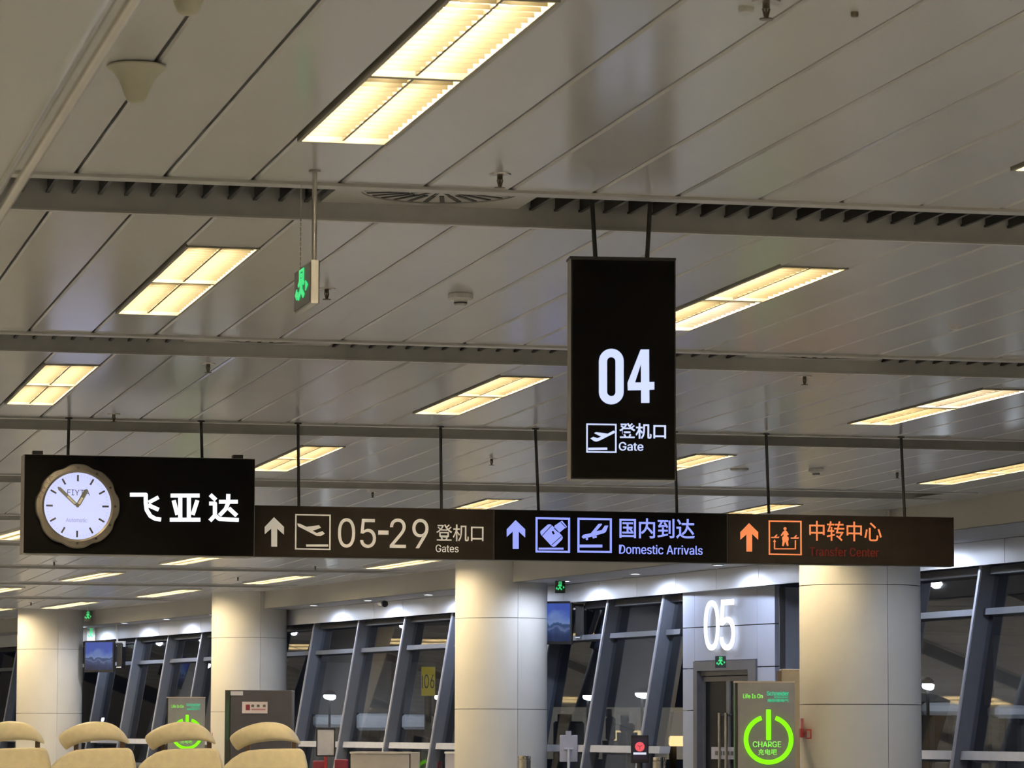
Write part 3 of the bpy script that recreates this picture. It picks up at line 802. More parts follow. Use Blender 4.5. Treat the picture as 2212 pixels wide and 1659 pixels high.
# gates part
g = lambda x, y: L(540 + x / 4.096, 1060 + y / 4.096)
MB().prism([g(*p) for p in ((212, 235), (300, 320), (300, 390), (240, 335), (240, 495), (188, 495), (188, 335), (130, 385), (130, 320))], -0.003, 0).build('arrow', CREAM_GLOW, ts)
frame_icon(None, g, 400, 206, 712, 525, 12, ts, CREAM_GLOW)
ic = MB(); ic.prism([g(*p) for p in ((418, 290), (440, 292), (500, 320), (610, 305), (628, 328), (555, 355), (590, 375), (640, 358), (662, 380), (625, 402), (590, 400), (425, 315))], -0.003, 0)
ic.prism([g(*p) for p in ((495, 475), (692, 475), (692, 495), (497, 495))], -0.003, 0); ic.build('plane_icon', CREAM_GLOW, ts)
text('05', Lb(730, 1119.8, 812, 1183.3), CREAM_GLOW, ts, bold=0.0)
text('-', Lb(817, 1146, 839, 1155), CREAM_GLOW, ts)
text('29', Lb(842, 1120.5, 925.3, 1184), CREAM_GLOW, ts)
text('登机口', Lb(942.3, 1133.2, 1044.2, 1169.4), CREAM_GLOW, ts, bold=0.004)
text('Gates', Lb(941.1, 1176.7, 990.4, 1193), CREAM_GLOW, ts, bold=0.004)
# arrivals part
g = lambda x, y: L(1060 + x / 4.254, 1060 + y / 4.254)
MB().prism([g(*p) for p in ((228, 270), (316, 355), (316, 430), (257, 375), (257, 535), (202, 535), (202, 375), (147, 425), (147, 355))], -0.003, 0).build('arrow', E_LAV, ts)
frame_icon(None, g, 412, 243, 728, 572, 18, ts, E_LAV); frame_icon(None, g, 797, 248, 1112, 573, 18, ts, E_LAV)
ic = MB(); ic.prism([g(*p) for p in ((455, 385), (458, 370), (525, 310), (545, 308), (562, 318), (655, 415), (662, 432), (655, 450), (595, 510), (575, 517), (555, 505), (462, 405))], -0.003, 0)
ic.prism([g(*p) for p in ((585, 322), (655, 275), (700, 330), (692, 342), (680, 345), (632, 385), (585, 335))], -0.003, 0)
ic.prism([g(*p) for p in ((440, 524), (668, 524), (668, 541), (440, 541))], -0.003, 0); ic.build('baggage_icon', E_LAV, ts)
dk = MB()
for a, b in (((472, 412), (560, 318)), ((560, 498), (648, 420)), ((580, 345), (622, 382)), ((642, 288), (690, 338))): dk.stroke([g(*a), g(*b)], 0.004, -0.0042, -0.0025)
dk.stroke([g(566, 372), g(580, 400)], 0.012, -0.0042, -0.0025); dk.build('icon_lines', SIGNBLK, ts)
ic = MB(); ic.prism([g(*p) for p in ((835, 425), (850, 405), (920, 390), (990, 305), (1018, 302), (1022, 312), (970, 372), (1020, 362), (1048, 320), (1080, 320), (1058, 378), (1040, 390), (900, 430), (850, 440))], -0.003, 0)
ic.prism([g(*p) for p in ((818, 495), (1025, 495), (1025, 522), (818, 522))], -0.003, 0)
for cx_, cz_ in ((884, 444), (945, 428), (964, 424)): ic.prism([g(cx_ + 11 * math.cos(i * math.pi / 5), cz_ + 11 * math.sin(i * math.pi / 5)) for i in range(10)], -0.003, 0)
ic.build('plane_icon', E_LAV, ts)
text('国内到达', Lb(1338, 1120, 1500.3, 1163.4), E_LAV, ts, bold=0.012)
text('Domestic Arrivals', Lb(1337.4, 1177.5, 1517.2, 1197.5), E_LAV, ts, bold=0.008)
# transfer part
g = lambda x, y: L(1560 + x / 4.096, 1080 + y / 4.096)
MB().prism([g(*p) for p in ((237, 205), (318, 285), (318, 352), (264, 300), (264, 456), (214, 456), (214, 305), (160, 352), (160, 285))], -0.003, 0).build('arrow', E_ORG, ts)
frame_icon(None, g, 410, 180, 703, 490, 12, ts, E_ORG)
g = lambda x, y: L(1560 + x / 11.06, 1120 + y / 11.06)
ic = MB(); ic.prism([g(1500 + 37 * math.cos(i * math.pi / 7), 243 + 37 * math.sin(i * math.pi / 7)) for i in range(14)], -0.003, 0)
ic.prism([g(*p) for p in ((1500, 280), (1540, 300), (1590, 380), (1540, 418), (1580, 440), (1590, 500), (1570, 545), (1585, 650), (1550, 662), (1505, 545), (1465, 662), (1428, 650), (1445, 530), (1430, 500), (1435, 440), (1465, 420), (1468, 370), (1415, 425), (1395, 405), (1450, 320))], -0.003, 0)
for dx, dy in ((0, 0), (470, 14)): ic.prism([g(x + dx, y + dy) for x, y in ((1165, 448), (1180, 440), (1240, 438), (1295, 380), (1320, 390), (1285, 440), (1368, 434), (1350, 470), (1168, 468))], -0.003, 0)
ic.stroke([g(1250, 550), g(1250, 724), g(1748, 724), g(1748, 520)], 0.0075, -0.003, 0)
ic.prism([g(*p) for p in ((1250, 500), (1288, 560), (1213, 560))], -0.003, 0); ic.build('transfer_icon', E_ORG, ts)
text('中转中心', Lb(1748, 1126.4, 1904.2, 1169.1), E_ORG, ts, bold=0.004)
text('Transfer Center', Lb(1749.2, 1182.5, 1898, 1202), E_DRED, ts, bold=0.004)

# clock sign
tc_, ox = sign_root(46.5, 'clock_sign', 'black hanging clock sign with white brand characters', 'sign')
xe = FL_.p(545, 1095)[0] - ox
zb = (FL_.p(60, 1199)[1] + FL_.p(540, 1203)[1]) / 2; zt = (FL_.p(60, 985)[1] + FL_.p(540, 992)[1]) / 2
MB().box(0.004, xe - 0.004, -0.1, -0.094, zb + 0.004, zt - 0.004).build('face', SIGNBLK, tc_)
MB().box(0, xe, -0.094, 0.10, zb, zt).build('housing', SIGNSIDE, tc_)
rods(tc_, ox, [(151.4, 897, 149.2, 978), (437.4, 905, 439.8, 991)])
for px in (80, 512):
    MB().box(L(px, 985)[0] - 0.03, L(px, 985)[0] + 0.03, -0.05, 0.02, zt, zt + 0.025).build('bracket', BLACK, tc_)
YF = YS - 0.1
FC = Frame((0, YF, 0), 0.0)
def Lc(x, y):
    a = FC.p(x, y); return a[0] - ox, a[1]
g = lambda x, y: Lc(x / 3.95, 960 + y / 3.95)
wst = 33 / 3.95 / FPX * 21.4
for strokes in ((((1108, 430), (1242, 430), (1242, 500), (1250, 560), (1282, 612), (1325, 636), (1372, 642)), ((1350, 452), (1268, 496)), ((1262, 518), (1352, 558))),
                (((1455, 437), (1700, 437)), ((1448, 643), (1707, 643)), ((1536, 437), (1536, 643)), ((1610, 437), (1610, 643)), ((1480, 478), (1512, 602)), ((1682, 478), (1642, 602))),
                (((1792, 430), (1840, 475)), ((1784, 505), (1832, 505), (1832, 606), (1790, 652)), ((1832, 606), (1872, 638), (2034, 645)), ((1868, 490), (2026, 490)), ((1946, 424), (1944, 500), (1925, 550), (1872, 606)), ((1950, 545), (2018, 608)))):
    q = MB()
    for s_ in strokes: q.stroke([g(*p) for p in s_], wst, -0.118, -0.1)
    q.build('character', E_WHITE2, tc_)
# the clock on it
cc = Lc(166.6, 1093.6); pxm = YF / (ray(166, 1093).y) / FPX
clock = thing('wall_clock', 'round clock with white dial and scalloped bronze bezel on the black sign', 'clock', (ox + cc[0], YF, cc[1]), 0)
Ro, Rd = 91 * pxm, 72.5 * pxm
n = 96; v = []; f = []
for i in range(n):
    th = 2 * math.pi * i / n
    r = Ro * (1 - 0.045 * ((1 - math.cos(8 * th)) / 2) ** 3); c, s = math.cos(th), math.sin(th)
    rr = (r, r, r - 0.006, Rd + 0.012, Rd, Rd); yv = (0, -0.028, -0.036, -0.040, -0.034, 0)
    v += [(a * c, b, a * s) for a, b in zip(rr, yv)]
for i in range(n):
    j = (i + 1) % n
    for q in range(5): f.append((i * 6 + q, i * 6 + q + 1, j * 6 + q + 1, j * 6 + q))
link('bezel', mesh('bezel', v, f, BEZEL, False), clock)
def disc(r, y0, y1, n=48): return [(r * math.cos(2 * math.pi * i / n), r * math.sin(2 * math.pi * i / n)) for i in range(n)]
MB().prism(disc(Rd, 0, 0), -0.022, -0.001).build('dial', E_DIAL, clock)
def dirv(deg): return math.sin(R(deg)), math.cos(R(deg))
for i in range(12):
    dx, dz = dirv(30 * i)
    MB().stroke([(dx * Rd * 0.735, dz * Rd * 0.735), (dx * Rd * 0.93, dz * Rd * 0.93)], Rd * 0.055, -0.0235, -0.022).build('hour_index', INDEX, clock)
mi = MB()
for i in range(60):
    if i % 5:
        dx, dz = dirv(6 * i); mi.stroke([(dx * Rd * 0.87, dz * Rd * 0.87), (dx * Rd * 0.93, dz * Rd * 0.93)], Rd * 0.012, -0.0228, -0.022)
mi.build('minute_ticks', mat('pale tick', (0.35, 0.37, 0.55), 0.5, emit=(0.3, 0.34, 0.62), es=0.6), clock)
text('FIYTA', (-Rd * 0.31, Rd * 0.32, Rd * 0.36, Rd * 0.49), INDEX, clock, 'dial_lettering', depth=0.001, y=-0.022)
text('Automatic', (-Rd * 0.34, -Rd * 0.48, Rd * 0.3, -Rd * 0.36), mat('dial script', (0.3, 0.3, 0.45), 0.5, emit=(0.2, 0.2, 0.4), es=0.5), clock, 'dial_lettering', depth=0.001, y=-0.022)
for deg, ln, wd, nm in ((-47, 0.83, 0.10, 'minute_hand'), (28.5, 0.58, 0.13, 'hour_hand')):
    dx, dz = dirv(deg); nx, nz = dz, -dx
    def hp(a, b): return (dx * Rd * a + nx * Rd * b, dz * Rd * a + nz * Rd * b)
    MB().prism([hp(0, -wd * .25), hp(ln * .12, -wd * .5), hp(ln * .9, -wd * .5), hp(ln, 0), hp(ln * .9, wd * .5), hp(ln * .12, wd * .5), hp(0, wd * .25)], -0.029, -0.026).build(nm, HANDM, clock)
    MB().prism([hp(ln * .12, -wd * .26), hp(ln * .5, -wd * .26), hp(ln * .5, wd * .26), hp(ln * .12, wd * .26)], -0.0296, -0.0288).build('lume', WHITEP, clock)
MB().prism(disc(Rd * 0.045, 0, 0, 16), -0.032, -0.024).build('hub', BEZEL, clock)
for deg in (30, 60, 90, 120, 150, 180):
    dx, dz = dirv(deg); rr = (Ro + Rd) / 2 - 0.003
    MB().prism([(dx * rr + 0.0075 * math.cos(i * math.pi / 5), dz * rr + 0.0075 * math.sin(i * math.pi / 5)) for i in range(10)], -0.0405, -0.037).build('bezel_stud', BLACK, clock)
rr = (Ro + Rd) / 2
MB().prism([(-0.014, rr + 0.008), (0.014, rr + 0.008), (0, rr - 0.010)], -0.0405, -0.037).build('bezel_marker', INDEX, clock)
bt = text('FIYTA', (-0.075, -0.012, 0.075, 0.014), mat('bezel engraving', (0.12, 0.08, 0.05), 0.5), clock, 'bezel_lettering', depth=0.002, y=-0.039)
bt.rotation_euler = (0, R(-60), 0); dx, dz = dirv(-60); bt.location = (dx * rr, 0, dz * rr)

# ------------------------------------------------------------------ exit signs
def exit_pict(parent, y, w_, h_, mi_=E_GRN, flip=1):
    """running figure in a doorway with arrows, in a w_ x h_ field centred on 0, just proud of y"""
    q = MB(); s = h_
    def P(x, z): return (flip * x * w_, z * h_)
    q.prism([P(-.16, .46), P(.10, .46), P(.10, .40), P(-.10, .40), P(-.10, .12), P(-.16, .12)], y - 0.003, y)
    q.prism([P(.10, .46), P(.16, .46), P(.16, .10), P(.10, .10)], y - 0.003, y)
    q.prism([P(.0 + .05 * math.cos(i * .785), .30 + .06 * math.sin(i * .785)) for i in range(8)], y - 0.003, y)
    q.prism([P(-.12, .22), P(.08, .22), P(.20, .08), P(.14, .02), P(.04, .12), P(.06, -.06), P(.22, -.22), P(.12, -.30), P(-.04, -.12), P(-.20, -.30), P(-.28, -.24), P(-.10, -.02), P(-.08, .10), P(-.22, .04), P(-.26, .10)], y - 0.003, y)
    q.prism([P(-.46, -.12), P(-.34, .02), P(-.34, -.06), P(-.26, -.06), P(-.26, -.18), P(-.34, -.18), P(-.34, -.26)], y - 0.003, y)
    q.prism([P(.46, -.04), P(.30, .10), P(.30, -.16)], y - 0.003, y)
    return q.build('pictogram', mi_, parent)
# near one: a thin box seen almost edge-on, hung from a chrome pole and a chain
P0 = on_z(680, 368, CEIL)
fx = 0.0
ex_a = R(-90 + 17)
te = thing('exit_sign', 'hanging double-sided exit sign with green figure on a chrome pole', 'exit sign', (P0.x, P0.y, 0), R(90) + R(0))
FE = Frame((P0.x, P0.y, 0), R(90))        # local x = +Y (away), local y = -X (towards the left)
def zE(py): return CAMZ + (ray(672, py).z / ray(672, py).y) * P0.y
zt, zb = zE(563), zE(656)
exl = 0.30
MB().box(-0.02, exl, -0.012, 0.012, zb, zt).build('body', WHITEP, te)
MB().box(-0.012, exl - 0.006, 0.012, 0.016, zb + 0.006, zt - 0.006).build('face', mat('exit face black', (0.03, 0.03, 0.03), 0.3), te)
pe = exit_pict(te, 0.0, exl * 0.9, (zt - zb) * 0.92); pe.rotation_euler = (0, 0, math.pi); pe.location = (exl / 2 - 0.01, 0.0165, (zt + zb) / 2)
MB().box(-0.02, exl, -0.016, -0.012, zb, zt).build('face', MATS['exit face black'], te)
pz = MB(); pz.tube((0.0, 0, zt - 0.01), (0.0, 0.0, CEIL), 0.0085, 12); pz.build('pole', CHROME, te, smooth=True)
MB().lathe([(0.003, 0), (0.02, 0), (0.02, -0.006), (0.003, -0.008)], 16, (0, 0, CEIL)).build('ceiling_rose', STEEL, te)
ch = MB(); zc = zt
while zc < CEIL - 0.01:
    ch.tube((exl - 0.03, 0, zc), (exl - 0.03, 0.0, zc + 0.013), 0.0022, 6); zc += 0.017
ch.build('chain', STEEL, te)
def small_exit(px, py, wpx, hpx, Z, lab, rz=FACE, box=True, hang=None, body=None):
    P = at_d(px, py, Z); w_ = wpx * Z / FPX; h_ = hpx * Z / FPX
    t = thing('exit_sign', lab, 'exit sign', (P.x, P.y, P.z), rz)
    MB().box(-w_ / 2, w_ / 2, -0.02, 0.03, -h_ / 2, h_ / 2).build('body', body or mat('exit box dark', (0.02, 0.025, 0.022), 0.4), t)
    exit_pict(t, -0.0205, w_ * 0.95, h_ * 0.95)
    if hang:
        MB().tube((0, 0, h_ / 2), (0, 0, hang - P.z), 0.008, 8).build('hanger', STEEL, t)
    return t
small_exit(1210, 1268, 22, 26, 38.6, 'small green exit sign by the near television pole', hang=FASB)
small_exit(1556.5, 1430, 23, 25, 35.75, 'small green exit sign above the glass door under 05')
small_exit(190.5, 1331, 17, 22, 54.8, 'small green exit sign hanging above the far television', hang=CEIL)
small_exit(197, 1370, 17, 28, 58.0, 'pale-framed exit sign behind the far television', body=WHITEP)

# ------------------------------------------------------------------ televisions on poles
def television(px_l, px_r, py_t, py_b, Z, yaw, lab, scr):
    pc = ((px_l + px_r) / 2, (py_t + py_b) / 2); P = at_d(pc[0], pc[1], Z); h = (py_b - py_t) * Z / FPX; wv = (px_r - px_l) * Z / FPX
    t = thing('television', lab, 'television', (P.x, P.y, P.z), FACE + yaw)
    w_ = wv / math.cos(yaw)
    bevel(MB().box(-w_ / 2, w_ / 2, -0.025, 0.03, -h / 2, h / 2).build('cabinet', BLACK, t), 0.006)
    s = MB().box(-w_ / 2 + 0.03, w_ / 2 - 0.02, -0.029, -0.025, 0, h - 0.06).build('screen', scr, t, (0, 0, -h / 2 + 0.035))
    # twin display behind, facing the other way
    bevel(MB().box(w_ / 2 + 0.03, w_ / 2 + 0.13, 0.02, 0.13, -h / 2 + 0.06, h / 2 - 0.05).build('rear_display', BLACK, t), 0.006)
    br = MB(); br.box(-0.05 + w_ / 2, 0.14 + w_ / 2, 0.05, 0.11, h / 2 - 0.03, h / 2 - 0.012); br.box(w_ / 2 + 0.0, 0.1 + w_ / 2, 0.05, 0.09, h / 2 - 0.09, h / 2 - 0.075); br.box(w_ / 2 + .12, w_ / 2 + .135, .05, .11, h / 2 - .1, h / 2 - .012)
    br.box(w_ / 2 + 0.03, w_ / 2 + 0.12, 0.012, 0.018, -h / 2 + 0.07, -h / 2 + 0.085)
    br.build('bracket', WHITEP, t)
    MB().tube((w_ / 2 - 0.0, 0.08, h / 2 - 0.02), (w_ / 2 - 0.03, 0.08, FASB - P.z), 0.013, 10).build('pole', WHITEP, t, smooth=True)
    return t
television(1172, 1236, 1299, 1392, 39.95, R(-18), 'television with mountain picture half hidden behind the middle column', screen_mat('mountain picture near', 0.42))
television(181, 249, 1384, 1452, 56.2, R(-28), 'small far television with mountain picture right of the left column', screen_mat('mountain picture far', 0.40))

# ------------------------------------------------------------------ cameras under the soffit
P = on_z(815, 1296, FASB); t = thing('security_camera', 'black security camera under the soffit between the columns', 'camera', (P.x + 0.02, P.y - 0.35, FASB), FACE)
MB().tube((0, 0, 0), (0, 0, -0.05), 0.012, 8).build('mount', WHITEP, t)
MB().tube((-0.06, 0.08, -0.05), (0.0, -0.02, -0.06), 0.035, 14).build('body', WHITEP, t, smooth=False)
MB().tube((0.0, -0.02, -0.06), (0.015, -0.05, -0.063), 0.042, 14).build('hood', BLACK, t)
P = at_d(1388, 1241, 38.6); t = thing('projector_lamp', 'grey cylindrical spotlight on an arm below the soffit near gate 05', 'spotlight', (P.x, P.y, P.z), FACE)
MB().tube((0.02, 0.0, 0.05), (-0.03, -0.03, -0.05), 0.042, 16).build('body', MULL, t)
MB().tube((0.02, 0, 0.04), (0.16, 0.05, 0.075), 0.014, 8).build('arm', SILLM, t)
MB().tube((0.16, 0.05, 0.075), (0.16, 0.05, FASB - P.z), 0.012, 8).build('stem', SILLM, t)

# ------------------------------------------------------------------ rounded white canopy, top left, close to the camera
zc0 = CAMZ + 0.92
v = []; f = []
prof = []
r_ = 0.045
for i in range(9):
    a = -math.pi / 2 + math.pi / 2 * i / 8
    prof.append((0.536 - r_ + r_ * math.cos(a), zc0 + r_ + r_ * math.sin(a)))
prof = [(-2.2, zc0)] + [(-0.4, zc0)] + prof + [(0.536, zc0 + 0.22), (-2.2, zc0 + 0.22)]
for y in (2.6, 9.6): v += [(x, y, z) for x, z in prof]
k = len(prof); f = [tuple(range(k)), tuple(range(2 * k - 1, k - 1, -1))] + [(i, k + i, k + (i + 1) % k, (i + 1) % k) for i in range(k)]
can = thing('canopy', 'blurred white glossy canopy edge filling the upper left corner', 'canopy', (0, 0, 0), 0)
link('shell', mesh('shell', v, f, mat('canopy gloss white', (0.56, 0.55, 0.50), 0.16, var=0.02, scale=2, coat=0.6), True), can)
for o in can.children:
    for p in o.data.polygons: p.use_smooth = 2 < p.index < 12
tr = MB().tube((0.548, 2.6, zc0 + 0.018), (0.548, 9.6, zc0 + 0.018), 0.010, 12); tr.build('edge_highlight', mat('highlight chrome', (0.85, 0.8, 0.7), 0.15, metal=0.8), can, smooth=True)  # bright bead imitates the highlight along the rounded edge
for y in (3.4, 9.0):
    for x in (-1.9, 0.1): MB().tube((x, y, zc0 + 0.2), (x, y, CEIL), 0.012, 8).build('hanger', RODM, can)

# ------------------------------------------------------------------ massage chairs
CZ = 31.5
kz = CZ / FPX / 8.78
def chair():
    root = bpy.data.objects.new('massage_chair', None); COL.objects.link(root)
    x_o = (578 - 470) * 8.78                        # origin under the headrest top
    zh = CAMZ + (1573 - 1470) / FPX * CZ            # height of the y=1470 line at the chairs
    def q(x, y): return ((x - x_o) * kz, zh - y * kz)
    top = [(165, 1120), (240, 1035), (400, 930), (600, 850), (800, 800), (950, 790), (1150, 803), (1300, 855), (1420, 950), (1500, 1060), (1545, 1185)]
    bot = [(345, 1375), (430, 1308), (600, 1225), (800, 1185), (1000, 1166), (1150, 1156), (1250, 1156), (1350, 1166), (1430, 1180), (1500, 1205), (1556, 1236)]
    n = 14; v = []; f = []; m_ = len(top)
    for i, (a, b) in enumerate(zip(top, bot)):
        A, B = q(*a), q(*b); c = (i - 5) / 5.0
        yo = 0.20 * abs(c) ** 2.2; th = 0.060 * (1 - 0.55 * c * c) + 0.012
        for j in range(n):
            t = 2 * math.pi * j / n
            s = (1 - math.cos(t)) / 2; s = s
            ex = math.copysign(abs(math.sin(t)) ** 0.7, math.sin(t))
            v.append((A[0] + (B[0] - A[0]) * s, yo - th * ex + 0.03 * (0.5 - s), A[1] + (B[1] - A[1]) * s))
    for i in range(m_ - 1):
        for j in range(n):
            k2 = (j + 1) % n; f.append((i * n + j, i * n + k2, (i + 1) * n + k2, (i + 1) * n + j))
    f.append(tuple(range(n - 1, -1, -1))); f.append(tuple((m_ - 1) * n + j for j in range(n)))
    hm = mesh('headrest', v, f, CREAM, True)
    hr = link('headrest', hm, root); md = hr.modifiers.new('sub', 'SUBSURF'); md.levels = 1; md.render_levels = 2
    bm = bmesh.new(); bm.from_mesh(hm); bmesh.ops.recalc_face_normals(bm, faces=bm.faces); bm.to_mesh(hm); bm.free()
    back = [q(*p) for p in ((104, 2000), (104, 1800), (104, 1690), (150, 1612), (280, 1490), (440, 1388), (600, 1335), (800, 1316), (1000, 1306), (1300, 1300), (1540, 1300), (1610, 1328), (1650, 1420), (1690, 1580), (1706, 1700), (1706, 1800), (1706, 2000))]
    back = back + [(back[-1][0], 0.42), (back[0][0], 0.42)]
    bk = MB().prism(back, -0.02, 0.16).build('backrest', CREAM, root); bevel(bk, 0.022, 3)
    for p in bk.data.polygons: p.use_smooth = True
    for xx, zz in ((1440, 1290), (560, 1330)):
        a = q(xx, zz); b = q(xx, zz - 130); MB().box(a[0] - 0.02, a[0] + 0.02, 0.10, 0.13, a[1] - 0.03, b[1]).build('headrest_stay', BROWN, root)
    inner = q(1480, 1190)
    st = MB().box(back[0][0] + 0.06, back[-3][0] - 0.06, 0.16, 0.72, 0.34, 0.50).build('seat', CREAM, root); bevel(st, 0.04, 2)
    for s in (0, 1):
        x = back[0][0] - 0.0 if s == 0 else back[-3][0] - 0.08
        ar = MB().box(x, x + 0.085, 0.0, 0.66, 0.10, 0.66).build('armrest', CREAM, root); bevel(ar, 0.03, 2)
    MB().box(back[0][0] + 0.05, back[-3][0] - 0.05, 0.02, 0.62, 0.0, 0.34).build('base', BROWN, root)
    return root
pc = chair(); first = True
for px, lab in ((578, 'cream massage chair with raised headrest, nearest the charcoal cabinet'), (394, 'cream massage chair in front of the far green kiosk'), (206, 'cream massage chair right of the left column'), (22, 'cream massage chair cut by the left edge')):
    o = pc if first else copy_tree(pc); first = False
    P = at_d(px, 1573, CZ); o.location = (P.x, P.y, 0); o.rotation_euler = (0, 0, FACE)
    o['label'] = lab; o['category'] = 'massage chair'; o['group'] = 'row of cream massage chairs'

# ------------------------------------------------------------------ charging kiosks
KZ = 30.0
def kiosk():
    O = at_d(1594, 1573, KZ); FK = Frame((O.x, O.y, 0), FACE)
    root = bpy.data.objects.new('charging_kiosk', None); COL.objects.link(root)
    root.location = (O.x, O.y, 0); root.rotation_euler = (0, 0, FACE)
    x1 = FK.p(1717, 1560)[0]; zt = FK.p(1655, 1475)[1]
    bevel(MB().box(0, x1, 0, 0.02, 0.02, zt).build('front_panel', KIOSK, root), 0.004, 1)
    MB().box(-0.022, x1 - 0.004, 0.02, 0.22, 0.0, zt - 0.004).build('body', KIOSKD, root)
    MB().box(-0.024, x1, 0.0, 0.22, zt, zt + 0.014).build('top_cap', mat('kiosk cap', (0.62, 0.52, 0.40), 0.4), root)
    MB().box(-0.023, -0.0215, 0.06, 0.18, 0.3, zt - 0.08).build('side_glow_strip', emat('kiosk side glow', (0.03, 0.16, 0.01), 0.35), root)
    c = FK.p(1660, 1597.5); s = KZ / FPX; ro, ri = 53.7 * s, 43.9 * s
    def arc(r, a0, a1, n): return [(c[0] + r * math.sin(a0 + (a1 - a0) * i / n), c[1] + r * math.cos(a0 + (a1 - a0) * i / n)) for i in range(n + 1)]
    a0, a1 = R(18), R(342); n = 48
    A, B = arc(ro, a0, a1, n), arc(ri, a0, a1, n)
    v = [(x, -0.018, z) for x, z in A] + [(x, -0.018, z) for x, z in B] + [(x, 0, z) for x, z in A] + [(x, 0, z) for x, z in B]; m_ = n + 1; f = []
    for i in range(n):
        f += [(i, i + 1, m_ + i + 1, m_ + i), (i, 2 * m_ + i, 2 * m_ + i + 1, i + 1), (m_ + i, m_ + i + 1, 3 * m_ + i + 1, 3 * m_ + i)]
    f += [(0, m_, 3 * m_, 2 * m_), (n, 2 * m_ + n, 3 * m_ + n, m_ + n)]
    link('power_ring', mesh('power_ring', v, f, E_LIME), root)
    b = FK.box(1654.6, 1532.6, 1665.4, 1599)
    bevel(MB().box(b[0], b[2], -0.018, 0, b[1], b[3]).build('power_bar', E_LIME, root), 0.008, 2)
    text('CHARGE', FK.box(1626.4, 1601.6, 1687, 1614.2), E_LIME2, root, bold=0.012)
    text('充电吧', FK.box(1637.8, 1617.8, 1678, 1631), E_LIME2, root, bold=0.006)
    text('Life Is On', FK.box(1605.4, 1498.4, 1647.4, 1508.6), E_LIME2, root, bold=0.012)
    text('Schneider', FK.box(1656.6, 1493, 1703.8, 1502.6), E_TEAL, root, bold=0.012)
    text('Electric', FK.box(1673, 1503.6, 1702.6, 1508), E_TEAL, root, bold=0.006)
    text('施耐德电气', FK.box(1657.6, 1509.8, 1703.8, 1516.5), E_TEAL, root, bold=0.0)
    return root
k2 = kiosk()
k2['label'] = 'grey charging kiosk with green power ring left of the largest column'; k2['category'] = 'kiosk'; k2['group'] = 'green charging kiosks'
k1 = copy_tree(k2); P = at_d(362.5, 1573, 47.5); k1.location = (P.x, P.y, 0)
k1['label'] = 'far charging kiosk with green power ring rising behind a massage chair'
# ------------------------------------------------------------------ charcoal cabinet
Z_ = 40.0; O = at_d(485, 1573, Z_); FB = Frame((O.x, O.y, 0), FACE)
t = thing('cabinet', 'tall charcoal cabinet with small white plaque behind the right massage chair', 'cabinet', (O.x, O.y, 0), FACE)
xa = FB.p(498, 1573)[0]; xb = FB.p(630, 1573)[0]; zt = FB.p(560, 1491)[1]
bevel(MB().box(xa, xb, 0.0, 0.5, 0.0, zt).build('body', CABIN, t), 0.006, 1)
bevel(MB().box(0, xa, 0.02, 0.5, 0.0, zt).build('side_post', KIOSKD, t), 0.004, 1)
b = FB.box(488, 1512, 494, 1600)
MB().box(b[0], b[2], 0.012, 0.02, b[1], b[3]).build('indicator_strip', emat('cabinet green', (0.04, 0.12, 0.05), 0.3), t)
b = FB.box(523, 1516, 578, 1541); pl = MB().box(b[0], b[2], -0.008, 0, b[1], b[3]).build('plaque', mat('plaque white', (0.55, 0.50, 0.52), 0.4), t)
b = FB.box(531, 1522, 540, 1534); MB().box(b[0], b[2], -0.011, -0.008, b[1], b[3]).build('plaque_logo', DRED, pl)
for x in (543, 555, 568):
    b = FB.box(x, 1522, x + 6, 1527.5); MB().box(b[0], b[2], -0.010, -0.008, b[1], b[3]).build('plaque_mark', INDEX, pl)
b = FB.box(543, 1531, 574, 1534); MB().box(b[0], b[2], -0.010, -0.008, b[1], b[3]).build('plaque_mark', mat('plaque pink', (0.4, 0.18, 0.2), 0.5), pl)
b = FB.box(498, 1493, 525, 1502); MB().box(b[0], b[2], -0.004, 0, b[1], b[3]).build('corner_label', GREYB, t)
# ------------------------------------------------------------------ beige cabinet behind the near kiosk
Z_ = 32.5; O = at_d(1689, 1573, Z_); FB = Frame((O.x, O.y, 0), FACE)
t = thing('beige_cabinet', 'beige upright cabinet wedged between the near kiosk and the largest column', 'cabinet', (O.x, O.y, 0), FACE)
bevel(MB().box(0, FB.p(1733, 1573)[0], 0, 0.3, 0, FB.p(1700, 1445)[1]).build('body', BEIGE, t), 0.006, 1)
MB().box(-0.03, 0.0, 0.03, 0.3, 0, FB.p(1700, 1449)[1]).build('side', BROWN, t)
MB().box(0.02, FB.p(1733, 1573)[0] - 0.02, -0.006, 0, 0.15, FB.p(1700, 1462)[1]).build('door', BEIGE, t)
# ------------------------------------------------------------------ red fire alarm brackets on columns
def alarm(px, py, Z, s, lab):
    P = at_d(px, py, Z); t = thing('fire_alarm', lab, 'alarm', P, FACE); h = Z / FPX * s
    MB().box(-9 * h, -2 * h, -0.02, 0.12, -9 * h, 10 * h).build('box', RED, t)
    MB().box(-7 * h, -2.5 * h, -0.012, 0.10, 10 * h, 32 * h).build('strip', mat('red tape', (0.5, 0.12, 0.12), 0.5), t)
    q = MB(); q.box(1 * h, 13 * h, -0.10, -0.09, 6 * h, 9 * h); q.box(10 * h, 13 * h, -0.10, -0.09, -12 * h, 6 * h); q.box(1 * h, 10 * h, -0.10, -0.09, -12 * h, -9.5 * h); q.box(1 * h, 2.5 * h, -0.10, -0.09, -9.5 * h, 6 * h); q.box(-3 * h, 3 * h, -0.10, 0.02, -2 * h, 1 * h)
    q.build('handle', RED, t)
alarm(1738, 1584, 30.2, 1.0, 'red alarm box with handle on the largest column')
alarm(459, 1588, 48.8, 0.5, 'small red alarm box on the left side of the second column')
